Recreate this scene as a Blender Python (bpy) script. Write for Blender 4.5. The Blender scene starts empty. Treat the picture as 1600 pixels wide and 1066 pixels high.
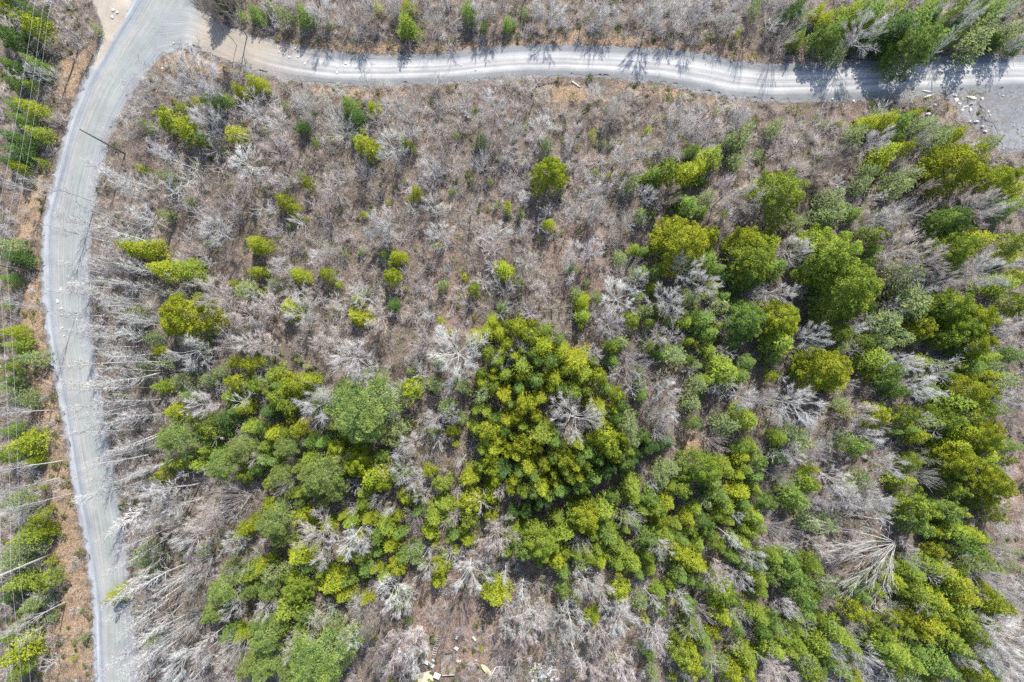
import bpy, math, random
import numpy as np
from math import radians, sin, cos, pi
from mathutils import Vector

# ---------------------------------------------------------------- camera, sky, sun, exposure
sc = bpy.context.scene
C = sc.collection
H = 100.0                       # the drone hovers 100 m above the ground
FPX = 1600 * 24.0 / 36.0        # focal length in photograph pixels
TILT = radians(2.0)
cam_d = bpy.data.cameras.new("camera")
cam_d.lens = 24.0; cam_d.sensor_width = 36.0; cam_d.clip_end = 4000.0
cam = bpy.data.objects.new("camera", cam_d); C.objects.link(cam)
cam.location = (0, 0, H); cam.rotation_euler = (TILT, 0, 0)
sc.camera = cam

SUN_EL = radians(50.0)
SUN_AZ = radians(15.0)          # clockwise from the top of the picture
world = bpy.data.worlds.new("World"); sc.world = world; world.use_nodes = True
wn = world.node_tree.nodes; wl = world.node_tree.links
sky = wn.new("ShaderNodeTexSky"); sky.sky_type = 'NISHITA'; sky.sun_disc = False
sky.sun_elevation = SUN_EL; sky.sun_rotation = SUN_AZ
wl.new(sky.outputs[0], wn["Background"].inputs[0]); wn["Background"].inputs[1].default_value = 0.15
sun_d = bpy.data.lights.new("sun", 'SUN'); sun_d.energy = 4.1; sun_d.angle = radians(0.5); sun_d.color = (1.0, 0.95, 0.87)
sun = bpy.data.objects.new("sun", sun_d); C.objects.link(sun)
sd = Vector((sin(SUN_AZ) * cos(SUN_EL), cos(SUN_AZ) * cos(SUN_EL), sin(SUN_EL)))
sun.rotation_euler = sd.to_track_quat('Z', 'Y').to_euler(); sun.location = sd * 200
sc.view_settings.view_transform = 'Standard'; sc.view_settings.look = 'None'
sc.view_settings.exposure = 0.92; sc.view_settings.gamma = 1.0
sc.cycles.max_bounces = 5; sc.cycles.diffuse_bounces = 4; sc.cycles.use_denoising = False

# ---------------------------------------------------------------- picture <-> ground
def at(px, py, z=0.0):
    dx, dy, dz = (px - 800) / FPX, -(py - 533) / FPX, -1.0
    y2 = dy * cos(TILT) - dz * sin(TILT); z2 = dy * sin(TILT) + dz * cos(TILT)
    t = (z - H) / z2
    return (dx * t, y2 * t)
def at_np(px, py, z=0.0):
    dx = (np.asarray(px, float) - 800) / FPX; dy = -(np.asarray(py, float) - 533) / FPX
    y2 = dy * cos(TILT) + sin(TILT); z2 = dy * sin(TILT) - cos(TILT)
    t = (z - H) / z2
    return dx * t, y2 * t
def to_px(x, y, z=0.0):
    x = np.asarray(x, float); y = np.asarray(y, float); zz = z - H
    yc = y * cos(TILT) + zz * sin(TILT); zc = -y * sin(TILT) + zz * cos(TILT)
    return 800 + FPX * x / -zc, 533 - FPX * yc / -zc
def inside(px, py, poly):
    px = np.asarray(px); py = np.asarray(py); r = np.zeros(px.shape, bool)
    n = len(poly)
    for i in range(n):
        x0, y0 = poly[i]; x1, y1 = poly[(i + 1) % n]
        if y0 == y1: continue
        c = ((y0 > py) != (y1 > py)) & (px < (x1 - x0) * (py - y0) / (y1 - y0) + x0)
        r ^= c
    return r
def poly_dist(px, py, line):
    px = np.asarray(px, float); py = np.asarray(py, float); d = np.full(px.shape, 1e9)
    for (x0, y0), (x1, y1) in zip(line[:-1], line[1:]):
        vx, vy = x1 - x0, y1 - y0; L = vx * vx + vy * vy + 1e-9
        t = np.clip(((px - x0) * vx + (py - y0) * vy) / L, 0, 1)
        d = np.minimum(d, np.hypot(px - x0 - t * vx, py - y0 - t * vy))
    return d
_rs = np.random.RandomState(5)
_lat = _rs.rand(64, 64)
def vnoise(x, y, s):
    """smooth value noise over the ground, 0..1; s = size of a blotch"""
    u = np.asarray(x, float) / s + 1000; v = np.asarray(y, float) / s + 1000
    i = np.floor(u).astype(int); j = np.floor(v).astype(int); f = u - i; g = v - j
    f = f * f * (3 - 2 * f); g = g * g * (3 - 2 * g)
    a = _lat[i % 64, j % 64]; b = _lat[(i + 1) % 64, j % 64]; c = _lat[i % 64, (j + 1) % 64]; d = _lat[(i + 1) % 64, (j + 1) % 64]
    return (a * (1 - f) + b * f) * (1 - g) + (c * (1 - f) + d * f) * g

# ---------------------------------------------------------------- materials
def new_mat(name):
    m = bpy.data.materials.new(name); m.use_nodes = True
    nt = m.node_tree; nt.nodes.clear()
    out = nt.nodes.new("ShaderNodeOutputMaterial")
    def N(t, **kw):
        n = nt.nodes.new(t)
        for k, v in kw.items(): setattr(n, k, v)
        return n
    def L(a, b): nt.links.new(a, b)
    return m, N, L, out
def mixrgb(N, L, mode, fac, a, b):
    n = N("ShaderNodeMix", data_type='RGBA', blend_type=mode)
    for sock, v in ((n.inputs[0], fac), (n.inputs[6], a), (n.inputs[7], b)):
        if hasattr(v, 'links') or hasattr(v, 'is_linked'): L(v, sock)
        elif isinstance(v, (tuple, list)): sock.default_value = (*v[:3], 1)
        else: sock.default_value = v
    return n.outputs[2]
def ramp(N, L, fac, stops):
    n = N("ShaderNodeValToRGB"); e = n.color_ramp.elements
    while len(e) < len(stops): e.new(0.5)
    for k, (p, c) in enumerate(stops):
        e[k].position = p; e[k].color = (*c, 1) if isinstance(c, (tuple, list)) else (c, c, c, 1)
    L(fac, n.inputs[0]); return n.outputs[0]
def noise(N, L, vec, scale, detail=3, rough=0.6):
    n = N("ShaderNodeTexNoise"); n.inputs['Scale'].default_value = scale
    n.inputs['Detail'].default_value = detail; n.inputs['Roughness'].default_value = rough
    if vec is not None: L(vec, n.inputs['Vector'])
    return n.outputs['Fac']

def foliage_mat(name, spread, trans):
    """needles: the tree's own colour, each spray a little yellower or bluer than the next"""
    m, N, L, out = new_mat(name)
    info = N("ShaderNodeObjectInfo"); geo = N("ShaderNodeNewGeometry"); tc = N("ShaderNodeTexCoord")
    v = ramp(N, L, geo.outputs['Random Per Island'], [(0, (1 - spread, 1 - spread * .8, .8)), (.5, (1, 1, 1)), (1, (1 + spread * 1.15, 1 + spread * .8, 1.1))])
    col = mixrgb(N, L, 'MULTIPLY', 1.0, info.outputs['Color'], v)
    blot = ramp(N, L, noise(N, L, tc.outputs['Object'], 1.1, 2), [(.32, (.60, .72, .9)), (.68, (1.32, 1.2, 1.0))])
    col = mixrgb(N, L, 'MULTIPLY', 1.0, col, blot)
    d = N("ShaderNodeBsdfDiffuse"); t = N("ShaderNodeBsdfTranslucent"); mx = N("ShaderNodeMixShader")
    L(col, d.inputs[0]); L(col, t.inputs[0]); mx.inputs[0].default_value = trans
    L(d.outputs[0], mx.inputs[1]); L(t.outputs[0], mx.inputs[2]); L(mx.outputs[0], out.inputs[0])
    return m
def bark_mat(name, scale=6.0):
    m, N, L, out = new_mat(name)
    info = N("ShaderNodeObjectInfo"); tc = N("ShaderNodeTexCoord"); geo = N("ShaderNodeNewGeometry")
    f = noise(N, L, tc.outputs['Object'], scale, 4)
    col = mixrgb(N, L, 'MULTIPLY', 1.0, info.outputs['Color'], ramp(N, L, f, [(.3, (.6, .57, .55)), (.5, (.95, .95, .95)), (.7, (1.25, 1.25, 1.22))]))
    col = mixrgb(N, L, 'MULTIPLY', 1.0, col, ramp(N, L, geo.outputs['Random Per Island'], [(0, (.72, .70, .68)), (1, (1.2, 1.2, 1.2))]))
    b = N("ShaderNodeBsdfPrincipled"); L(col, b.inputs['Base Color']); b.inputs['Roughness'].default_value = .85
    L(b.outputs[0], out.inputs[0]); return m
def plain_mat(name, col, var=.2, scale=8.0, rough=.8, metal=0.0):
    m, N, L, out = new_mat(name)
    tc = N("ShaderNodeTexCoord"); f = noise(N, L, tc.outputs['Object'], scale, 4)
    c = ramp(N, L, f, [(.3, tuple(x * (1 - var) for x in col)), (.7, tuple(min(1, x * (1 + var)) for x in col))])
    b = N("ShaderNodeBsdfPrincipled"); L(c, b.inputs['Base Color']); b.inputs['Roughness'].default_value = rough
    b.inputs['Metallic'].default_value = metal
    bp = N("ShaderNodeBump"); bp.inputs['Strength'].default_value = .3; bp.inputs['Distance'].default_value = .03
    L(f, bp.inputs['Height']); L(bp.outputs[0], b.inputs['Normal'])
    L(b.outputs[0], out.inputs[0]); return m
def attr_mat(name, trans=0.0, dirt=.25):
    """twigs and blades: colour carried by the mesh, one colour for each plant"""
    m, N, L, out = new_mat(name)
    a = N("ShaderNodeAttribute", attribute_name="tone"); geo = N("ShaderNodeNewGeometry")
    col = mixrgb(N, L, 'MULTIPLY', 1.0, a.outputs['Color'], ramp(N, L, geo.outputs['Random Per Island'], [(0, (1 - dirt,) * 3), (1, (1 + dirt,) * 3)]))
    d = N("ShaderNodeBsdfDiffuse"); L(col, d.inputs[0])
    if trans:
        t = N("ShaderNodeBsdfTranslucent"); mx = N("ShaderNodeMixShader"); mx.inputs[0].default_value = trans
        L(col, t.inputs[0]); L(d.outputs[0], mx.inputs[1]); L(t.outputs[0], mx.inputs[2]); L(mx.outputs[0], out.inputs[0])
    else: L(d.outputs[0], out.inputs[0])
    return m

M_NEEDLE = foliage_mat("spruce needles", .26, .18)
M_PINE = foliage_mat("pine needles", .24, .25)
M_BARK = bark_mat("bark")
M_TWIG = bark_mat("bare twigs", 1.5)
M_BRUSH = attr_mat("brush twigs")
M_GRASS = attr_mat("dead grass blades", .25)
M_SEED = attr_mat("seedling needles", .25)

# ---------------------------------------------------------------- mesh helpers
def mesh_np(name, verts, faces, mat, k=None, tone=None):
    """verts (n,3), faces (m,k) all with k corners"""
    verts = np.asarray(verts, np.float32); faces = np.asarray(faces, np.int32); k = faces.shape[1]
    me = bpy.data.meshes.new(name)
    me.vertices.add(len(verts)); me.vertices.foreach_set("co", verts.ravel())
    me.loops.add(faces.size); me.loops.foreach_set("vertex_index", faces.ravel())
    me.polygons.add(len(faces)); me.polygons.foreach_set("loop_start", np.arange(0, faces.size, k, dtype=np.int32))
    me.update(calc_edges=True)
    if tone is not None:
        a = me.attributes.new("tone", 'FLOAT_COLOR', 'POINT')
        t = np.ones((len(verts), 4), np.float32); t[:, :3] = tone; a.data.foreach_set("color", t.ravel())
    if mat: me.materials.append(mat)
    return me
def link(name, me, parent=None, loc=None, color=None):
    o = bpy.data.objects.new(name, me); C.objects.link(o)
    if parent: o.parent = parent
    if loc is not None: o.location = loc
    if color is not None: o.color = (*color, 1)
    return o
def tag(o, label=None, cat=None, group=None, kind=None):
    for k, v in (("label", label), ("category", cat), ("group", group), ("kind", kind)):
        if v: o[k] = v
    return o
class Tubes:
    def __init__(s): s.v = []; s.f = []; s.n = 0
    def path(s, pts, rad, sides=3, cap=False):
        pts = np.asarray(pts, float); k = len(pts)
        d = np.gradient(pts, axis=0); d /= np.linalg.norm(d, axis=1)[:, None] + 1e-9
        up = np.array((0.31, 0.17, 0.93)) if abs(d[0, 2]) < .9 else np.array((1.0, .13, 0))
        a = np.cross(d, up); a /= np.linalg.norm(a, axis=1)[:, None] + 1e-9
        b = np.cross(d, a)
        th = np.arange(sides) * 2 * pi / sides
        ring = (a[:, None, :] * np.cos(th)[None, :, None] + b[:, None, :] * np.sin(th)[None, :, None]) * np.asarray(rad)[:, None, None] + pts[:, None, :]
        s.v.append(ring.reshape(-1, 3))
        i = np.arange(k - 1)[:, None] * sides; j = np.arange(sides)[None, :]; j2 = (j + 1) % sides
        q = np.stack([i + j, i + j2, i + sides + j2, i + sides + j], -1).reshape(-1, 4) + s.n
        s.f.append(q); s.n += k * sides
    def verts(s): return np.concatenate(s.v)
    def faces(s): return np.concatenate(s.f)
def cones(base, tip, rad, tone=None):
    """many thin three sided twigs at once"""
    base = np.asarray(base); tip = np.asarray(tip); n = len(base)
    d = tip - base; d /= np.linalg.norm(d, axis=1)[:, None] + 1e-9
    a = np.cross(d, np.array((.3, .2, .93))); a /= np.linalg.norm(a, axis=1)[:, None] + 1e-9
    b = np.cross(d, a); r = np.asarray(rad).reshape(-1, 1) * np.ones((n, 1))
    vs = [base + r * (a * cos(t) + b * sin(t)) for t in (0, 2.094, 4.189)] + [tip]
    v = np.stack(vs, 1).reshape(-1, 3)
    i = np.arange(n)[:, None] * 4
    f = np.concatenate([i + np.array([[0, 1, 3]]), i + np.array([[1, 2, 3]]), i + np.array([[2, 0, 3]])], 1).reshape(-1, 3)
    return v, f, (np.repeat(tone, 4, axis=0) if tone is not None else None)
# ---- the wood: one entry per tree crown seen in the photograph: x, y, radius, look -----------------
# given tile by tile (tile origin in photograph pixels, entries in a 2.96x enlargement of the tile)
CONIFERS = [
 (0, 0, """60,180,60,d 150,110,60,y 50,300,55,d 60,380,40,g 130,390,30,m 110,480,50,y 50,480,30,g 30,40,35,y 150,600,45,m
 60,640,50,d 170,630,25,y 85,775,30,y 180,745,25,m 70,700,50,d 25,740,35,d 10,280,22,y 770,540,62,y 830,485,25,y 850,590,55,y
 960,460,48,g 1030,455,36,g 895,460,22,y 1100,405,34,y 1165,370,38,y 1080,610,50,y 930,640,40,m 640,775,22,y 760,990,28,u
 760,810,38,u 1165,40,34,g 425,120,25,u 1110,55,24,m 660,570,30,u 870,930,26,u 1010,690,24,d"""),
 (400, 0, """215,55,45,g 120,60,40,u 690,95,52,m 560,25,25,y 700,20,35,y 1165,95,28,g 985,40,40,g 1050,110,25,g 15,80,25,g
 425,475,46,g 460,530,38,d 540,490,32,y 20,385,32,y 35,590,17,y 210,580,32,d 125,475,24,u 500,660,56,y 450,640,26,m 495,605,18,y
 682,645,27,y 730,685,17,m 200,800,20,u 240,845,31,y 120,920,42,y 165,960,36,y 180,1000,22,y 225,1010,14,y 150,1040,20,u 735,880,33,y
 710,915,17,y 495,985,20,y 610,930,14,y 905,880,16,g 925,620,22,u 1040,640,30,u 1080,830,22,u 1110,950,18,u 1165,950,25,y
 1165,985,14,m 350,640,15,m 270,650,22,g 690,830,15,u 60,20,30,u 330,100,22,u"""),
 (800, 0, """175,790,84,y 170,1030,32,y 1055,135,17,y 10,95,16,g 720,790,75,m 810,790,72,y 840,690,36,g 930,715,55,m 870,765,42,y
 665,810,48,g 880,835,26,d 560,835,44,u 585,822,26,y 450,805,17,y 385,790,22,u 815,935,56,g 760,920,30,d 880,970,34,g
 600,990,35,u 655,985,22,g 1060,640,55,u 1092,590,36,u 1025,650,36,u 1040,740,40,u 635,590,22,y 375,605,18,y 425,655,16,u 460,665,14,u
 955,500,15,y 1010,495,10,y 160,650,30,u 40,980,25,u 985,985,20,g 405,925,14,g 910,910,40,u 1130,20,34,u 60,40,26,u 1150,700,26,u"""),
 (1200, 0, """240,40,36,y 280,80,42,y 245,170,56,g 300,190,46,g 335,225,50,u 400,45,60,m 500,40,56,g 600,120,90,d 700,185,108,g 800,165,62,g
 720,70,72,g 1060,30,62,g 1020,95,56,u 1120,140,60,u 980,185,70,u 440,90,36,g 600,25,50,m 155,195,15,u 1170,205,30,d 160,60,30,u
 480,562,46,y 560,548,50,y 640,552,52,g 695,520,36,y 420,612,46,u 590,640,36,g 560,702,62,y 640,682,40,y 750,575,52,u 885,618,46,y
 805,640,50,u 820,605,38,u 690,575,40,u 905,745,122,y 1085,825,86,y 1050,660,42,u 800,760,50,y 1140,950,52,g 1010,640,20,m
 70,880,118,m 145,1020,40,u 310,915,60,u 410,980,36,g 270,995,50,u 335,965,58,u 480,790,40,u 440,852,40,u 620,865,50,u 540,970,22,g
 850,1015,80,g 450,1060,25,g 20,1060,25,y 520,500,25,u 280,562,16,u 35,585,34,u 240,905,26,u 600,822,48,u 905,1005,50,g 690,800,44,u
 1150,870,56,y 340,560,18,m"""),
 (0, 350, """30,100,50,u 50,150,50,d 20,250,30,g 30,290,15,y 50,500,45,y 60,560,40,m 100,595,15,y 120,620,45,u 60,660,40,m 30,760,40,u
 100,820,45,u 50,720,40,g 90,1020,60,y 30,960,40,g 10,380,20,g 585,95,58,y 665,112,60,y 735,200,62,y 850,208,64,m 835,430,118,y 965,482,32,u
 1170,85,40,y 1160,220,26,y 1070,275,26,y 1130,302,48,u 600,420,46,u 740,590,32,y 735,752,40,m 660,650,36,u 690,530,40,u 560,800,26,u
 960,720,42,u 1075,640,36,y 1150,650,42,y 1090,730,46,y 1060,802,46,m 1120,850,42,y 795,870,46,y 830,725,48,u 960,945,60,m 1030,905,50,d
 810,990,98,p 1145,945,46,m 1125,1030,80,p 950,1045,42,m 960,82,22,u 930,560,38,u 760,640,30,u 1010,690,30,u 880,660,26,u 540,420,26,u"""),
 (400, 350, """30,100,42,y 10,212,32,y 70,270,25,u 15,315,15,y 185,230,43,y 320,228,39,y 380,278,21,y 590,140,26,m 652,148,38,y 620,180,20,y
 628,240,43,y 485,125,20,u 410,140,15,u 832,98,21,y 148,390,50,y 205,380,24,u 460,345,30,y 505,315,20,u 468,425,52,y 495,370,14,y
 370,390,16,y 630,372,34,d 962,242,21,y 1005,298,36,m 865,280,28,u 685,295,13,y 855,445,20,y 885,500,22,y 1145,205,50,y 1140,385,28,g
 1095,455,44,y 1030,525,46,y 990,545,20,m 850,640,34,u 1080,640,19,y 715,765,60,y 710,680,26,u 10,640,26,y 230,655,21,y 190,630,15,m
 75,700,50,m 175,742,58,y 100,800,58,m 150,840,50,m 245,722,40,y 200,950,46,y 60,865,46,d 165,905,26,y 80,975,54,y 25,945,34,g
 240,1010,40,g 490,850,150,p 430,770,66,p 520,950,90,p 570,745,46,p 335,860,40,u 400,740,32,u 370,1045,50,y 135,1030,60,p
 660,950,50,u 640,1005,40,u 910,962,36,y 920,1018,22,y 820,962,30,u 880,850,42,u 950,900,30,u 955,755,42,u 1050,780,50,u 1040,690,36,m
 1070,960,58,y 1015,945,42,m 1145,790,52,o 1160,912,42,o 1130,1000,42,y 1110,900,32,g 1150,700,46,m 1060,870,34,m 1100,1050,50,y 820,742,38,u
 310,940,20,m 590,1000,34,u 500,690,26,u"""),
 (800, 350, """30,468,60,y 85,520,50,m 28,270,30,y 145,560,62,y 295,630,76,o 235,590,50,y 335,692,50,m 200,705,52,y 50,650,62,m 110,720,56,g
 60,830,60,y 135,800,50,y 30,760,42,g 20,900,42,o 110,890,42,y 130,970,70,m 50,1020,58,y 200,1005,42,g 290,780,52,m 235,765,42,g
 402,710,56,y 400,850,56,y 445,762,34,g 430,972,70,y 455,1042,58,m 310,1022,42,y 355,1050,46,g 480,900,40,g 545,925,60,u 620,1040,60,g
 705,1030,50,g 470,562,46,m 470,632,36,g 560,440,46,m 590,330,30,u 330,352,42,y 330,420,38,m 320,470,20,y 350,265,22,u 505,150,36,u
 668,290,36,y 600,222,44,u 570,112,32,m 612,120,30,g 640,460,34,m 800,75,128,y 715,65,60,m 915,50,56,y 915,175,56,g 962,205,40,g
 985,245,36,d 1110,70,80,y 1125,160,110,m 1095,250,60,g 1090,440,100,g 890,442,62,g 920,505,50,g 805,450,40,m 822,462,24,g
 690,600,32,g 850,552,20,o 915,580,44,m 760,600,54,u 800,322,48,u 842,350,38,u 592,742,30,g 605,792,36,g 870,740,48,u 905,722,38,m
 1000,680,76,m 1062,705,50,g 1100,640,42,g 840,822,50,u 842,922,44,p 1000,930,58,u 1090,900,62,m 1060,1042,42,g 1115,1032,40,m
 600,680,30,u 280,200,30,u 300,322,34,u 402,332,30,u 505,542,38,u 560,1000,44,u 380,640,30,g 180,640,46,g 250,680,40,m 90,600,36,g"""),
 (1200, 350, """335,130,140,m 385,285,140,m 290,210,70,g 440,330,60,y 250,330,46,g 20,90,60,y 35,190,66,g 70,440,104,y 60,545,78,m 28,622,40,g
 285,665,110,y 205,625,56,m 335,712,62,y 150,700,32,g 345,500,60,m 492,50,50,m 880,115,100,m 990,70,66,y 860,30,62,g 1130,85,60,m
 1145,145,40,y 1100,270,70,m 1165,235,40,y 1155,372,60,m 1160,605,42,g 660,222,66,u 690,350,84,u 875,372,88,m 800,395,56,g
 985,440,88,y 900,475,80,m 725,472,58,y 700,412,46,g 975,545,80,y 1015,620,58,m 960,662,48,g 842,522,56,m 560,452,66,u 622,522,56,u
 505,622,66,m 600,680,58,g 560,732,56,g 622,772,48,g 540,542,46,u 452,545,48,g 965,780,92,y 880,820,74,m 840,905,80,m 905,955,74,y
 1005,1000,80,y 1035,962,56,o 870,1032,66,y 955,890,52,m 540,890,66,y 642,882,50,m 592,960,32,g 700,982,48,y 668,952,34,g 762,915,58,g
 745,982,30,g 395,1020,58,g 462,1032,38,m 155,1000,66,u 60,992,40,m 392,882,30,y 352,832,30,u 1110,722,58,u 1150,1032,38,g 15,705,32,y
 620,332,40,u 502,282,30,u 780,650,36,m 760,770,42,u 1060,650,30,u 480,700,34,m"""),
 (0, 706, """30,20,45,m 135,45,30,y 90,20,20,m 185,170,19,y 150,220,15,y 185,305,42,y 190,372,30,y 60,230,46,u 100,400,58,m 135,442,46,u
 30,520,58,u 60,622,58,m 200,602,48,m 220,510,26,y 150,700,46,u 220,770,26,u 60,950,70,y 105,1005,40,m 60,1045,30,u 370,870,22,u
 325,965,14,y 30,682,40,d 120,722,30,m 40,460,34,u 520,680,46,y 740,115,46,y 650,490,58,u 1110,375,36,y 1030,640,82,p 985,745,56,p
 1150,572,56,m 1150,655,48,p 1110,855,38,y 930,465,30,u 1060,530,38,u 835,50,50,y 915,62,48,m 1040,65,90,p 1120,112,48,m 1170,300,21,y
 690,570,30,u 1140,1010,64,p 1010,20,46,g 700,870,38,u 240,560,24,u 90,800,30,u 30,860,36,m"""),
 (400, 706, """30,30,48,g 120,112,58,p 300,112,112,p 372,182,56,p 365,30,52,y 462,50,80,y 540,112,76,y 582,152,38,y 492,192,32,m 800,85,36,y
 860,152,48,m 690,215,42,y 992,122,52,y 1090,32,42,y 1140,82,50,d 1082,200,58,y 1000,232,68,y 982,312,48,m 1082,300,36,y 975,412,34,y
 962,362,30,m 870,252,50,m 822,312,56,m 800,382,46,y 825,435,26,y 492,242,42,m 600,358,56,m 562,395,40,g 615,442,44,y 432,332,44,m
 90,322,98,p 110,402,56,p 62,252,40,y 220,302,50,y 212,240,30,p 190,490,72,y 62,562,56,u 28,540,40,y 70,490,30,y 112,580,42,g 182,575,42,y
 240,540,40,g 502,545,42,g 590,582,42,m 645,545,56,y 345,615,66,y 420,602,48,g 400,672,50,y 502,690,32,y 855,535,44,y 840,602,42,y
 920,460,26,y 890,412,20,m 1105,668,70,y 1080,580,30,u 662,690,48,u 700,790,20,u 180,640,80,m 140,732,76,m 210,762,48,g 45,850,90,p
 112,835,56,m 30,800,30,y 202,812,38,m 285,960,140,p 165,1005,76,p 40,985,76,p 355,1005,70,p 60,642,56,p 540,870,20,u 1040,920,12,y
 772,520,28,u 1160,462,40,m 700,102,30,m 1170,332,22,m 870,480,26,m 732,500,30,u 300,560,36,m 560,470,30,g 900,330,28,u"""),
 (800, 706, """240,30,50,y 72,60,58,y 102,112,40,g 30,92,42,g 142,162,50,y 172,202,38,m 62,252,58,y 270,190,50,m 330,162,40,m 430,112,50,m
 380,132,48,g 470,30,36,y 525,42,48,g 592,30,56,m 650,30,40,g 350,320,82,y 252,372,56,m 302,290,56,m 430,280,68,m 470,212,42,g 560,162,58,m
 130,430,92,m 50,462,50,g 100,372,46,g 210,512,56,y 250,470,32,m 240,562,38,g 130,522,26,m 410,512,42,y 450,402,56,g 492,442,48,m
 490,522,40,m 562,522,56,m 592,570,30,g 630,402,56,g 640,542,36,m 680,270,58,m 722,242,48,y 690,312,40,y 612,312,26,y 642,220,56,g
 740,82,48,u 700,122,46,u 790,172,50,m 820,312,40,y 852,270,38,m 900,82,90,m 930,142,46,g 1000,82,48,m 1052,110,36,y 1060,190,58,y
 962,210,58,g 1000,262,48,m 900,240,30,u 1070,30,50,y 1140,42,48,g 1130,112,50,g 1162,220,42,g 1120,300,56,m 1150,352,38,m 920,330,32,g
 782,470,58,y 842,502,56,y 872,542,48,y 780,572,52,g 822,592,30,g 872,620,28,g 690,490,26,g 1070,425,42,m 960,432,48,m 510,645,56,y
 240,640,40,g 300,690,30,u 380,775,38,y 600,702,40,u 625,790,26,y 735,692,26,y 982,652,68,m 1030,690,40,g 972,762,56,y 940,842,40,y
 860,832,48,u 900,882,46,g 832,792,38,m 1050,830,32,g 1150,592,48,m 1160,652,38,m 1150,762,48,m 1170,832,40,g 830,912,42,y 790,952,58,m
 832,992,56,y 640,945,36,g 600,912,24,u 660,1042,30,u 470,972,20,y 1090,952,58,m 1100,1022,48,y 1030,1042,56,y 970,982,38,u 900,952,38,u
 750,1052,22,y 802,1052,22,m 20,752,18,o 320,522,38,u 1140,470,30,m 930,560,26,m"""),
 (1200, 706, """60,30,40,g 652,60,48,g 640,130,50,m 690,42,38,m 582,160,26,y 900,45,90,y 1000,30,76,y 870,85,56,g 880,182,56,m 1062,150,82,y
 1032,222,58,y 1080,265,32,y 970,240,40,g 200,150,50,m 212,80,30,y 140,212,70,g 10,240,40,g 700,250,70,m 640,305,46,g 850,270,58,g
 780,242,38,g 702,342,58,g 880,372,68,m 962,392,56,y 930,442,58,g 1000,410,40,m 840,302,48,g 692,402,58,m 632,440,50,y 620,352,40,g
 830,442,30,m 100,502,48,g 212,530,58,m 130,562,56,g 60,560,46,g 182,602,48,g 150,662,58,g 200,702,40,g 190,762,48,g 242,780,30,m
 290,640,48,u 510,642,50,m 450,672,46,g 592,600,50,y 412,750,60,y 680,562,58,m 762,530,56,m 832,562,66,y 902,602,66,y 880,540,38,m
 720,652,66,m 792,690,58,y 760,740,56,m 742,802,58,o 792,810,48,y 920,682,58,y 900,732,50,m 960,525,46,u 1080,722,64,y 1040,752,30,m
 960,820,58,m 1010,872,48,m 880,900,66,m 900,925,46,g 800,1000,76,g 850,1022,56,g 560,900,66,m 612,942,66,m 680,990,56,m 540,962,38,g
 500,900,38,g 330,850,66,m 392,902,46,m 290,822,40,g 240,890,58,m 270,952,38,g 30,802,48,g 60,852,48,m 40,922,58,m 140,822,38,m
 220,1030,66,m 350,1012,58,g 410,1050,40,y 582,820,30,y 330,602,20,u 980,1022,66,y 1050,1050,40,m 650,1050,56,u 700,930,38,g 200,332,48,u
 280,342,46,u 1140,530,34,u 450,140,48,u 380,160,38,u 20,592,28,g 590,522,30,m 1150,462,28,u 1110,40,30,m 450,560,28,m 620,700,26,u"""),
]
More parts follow.
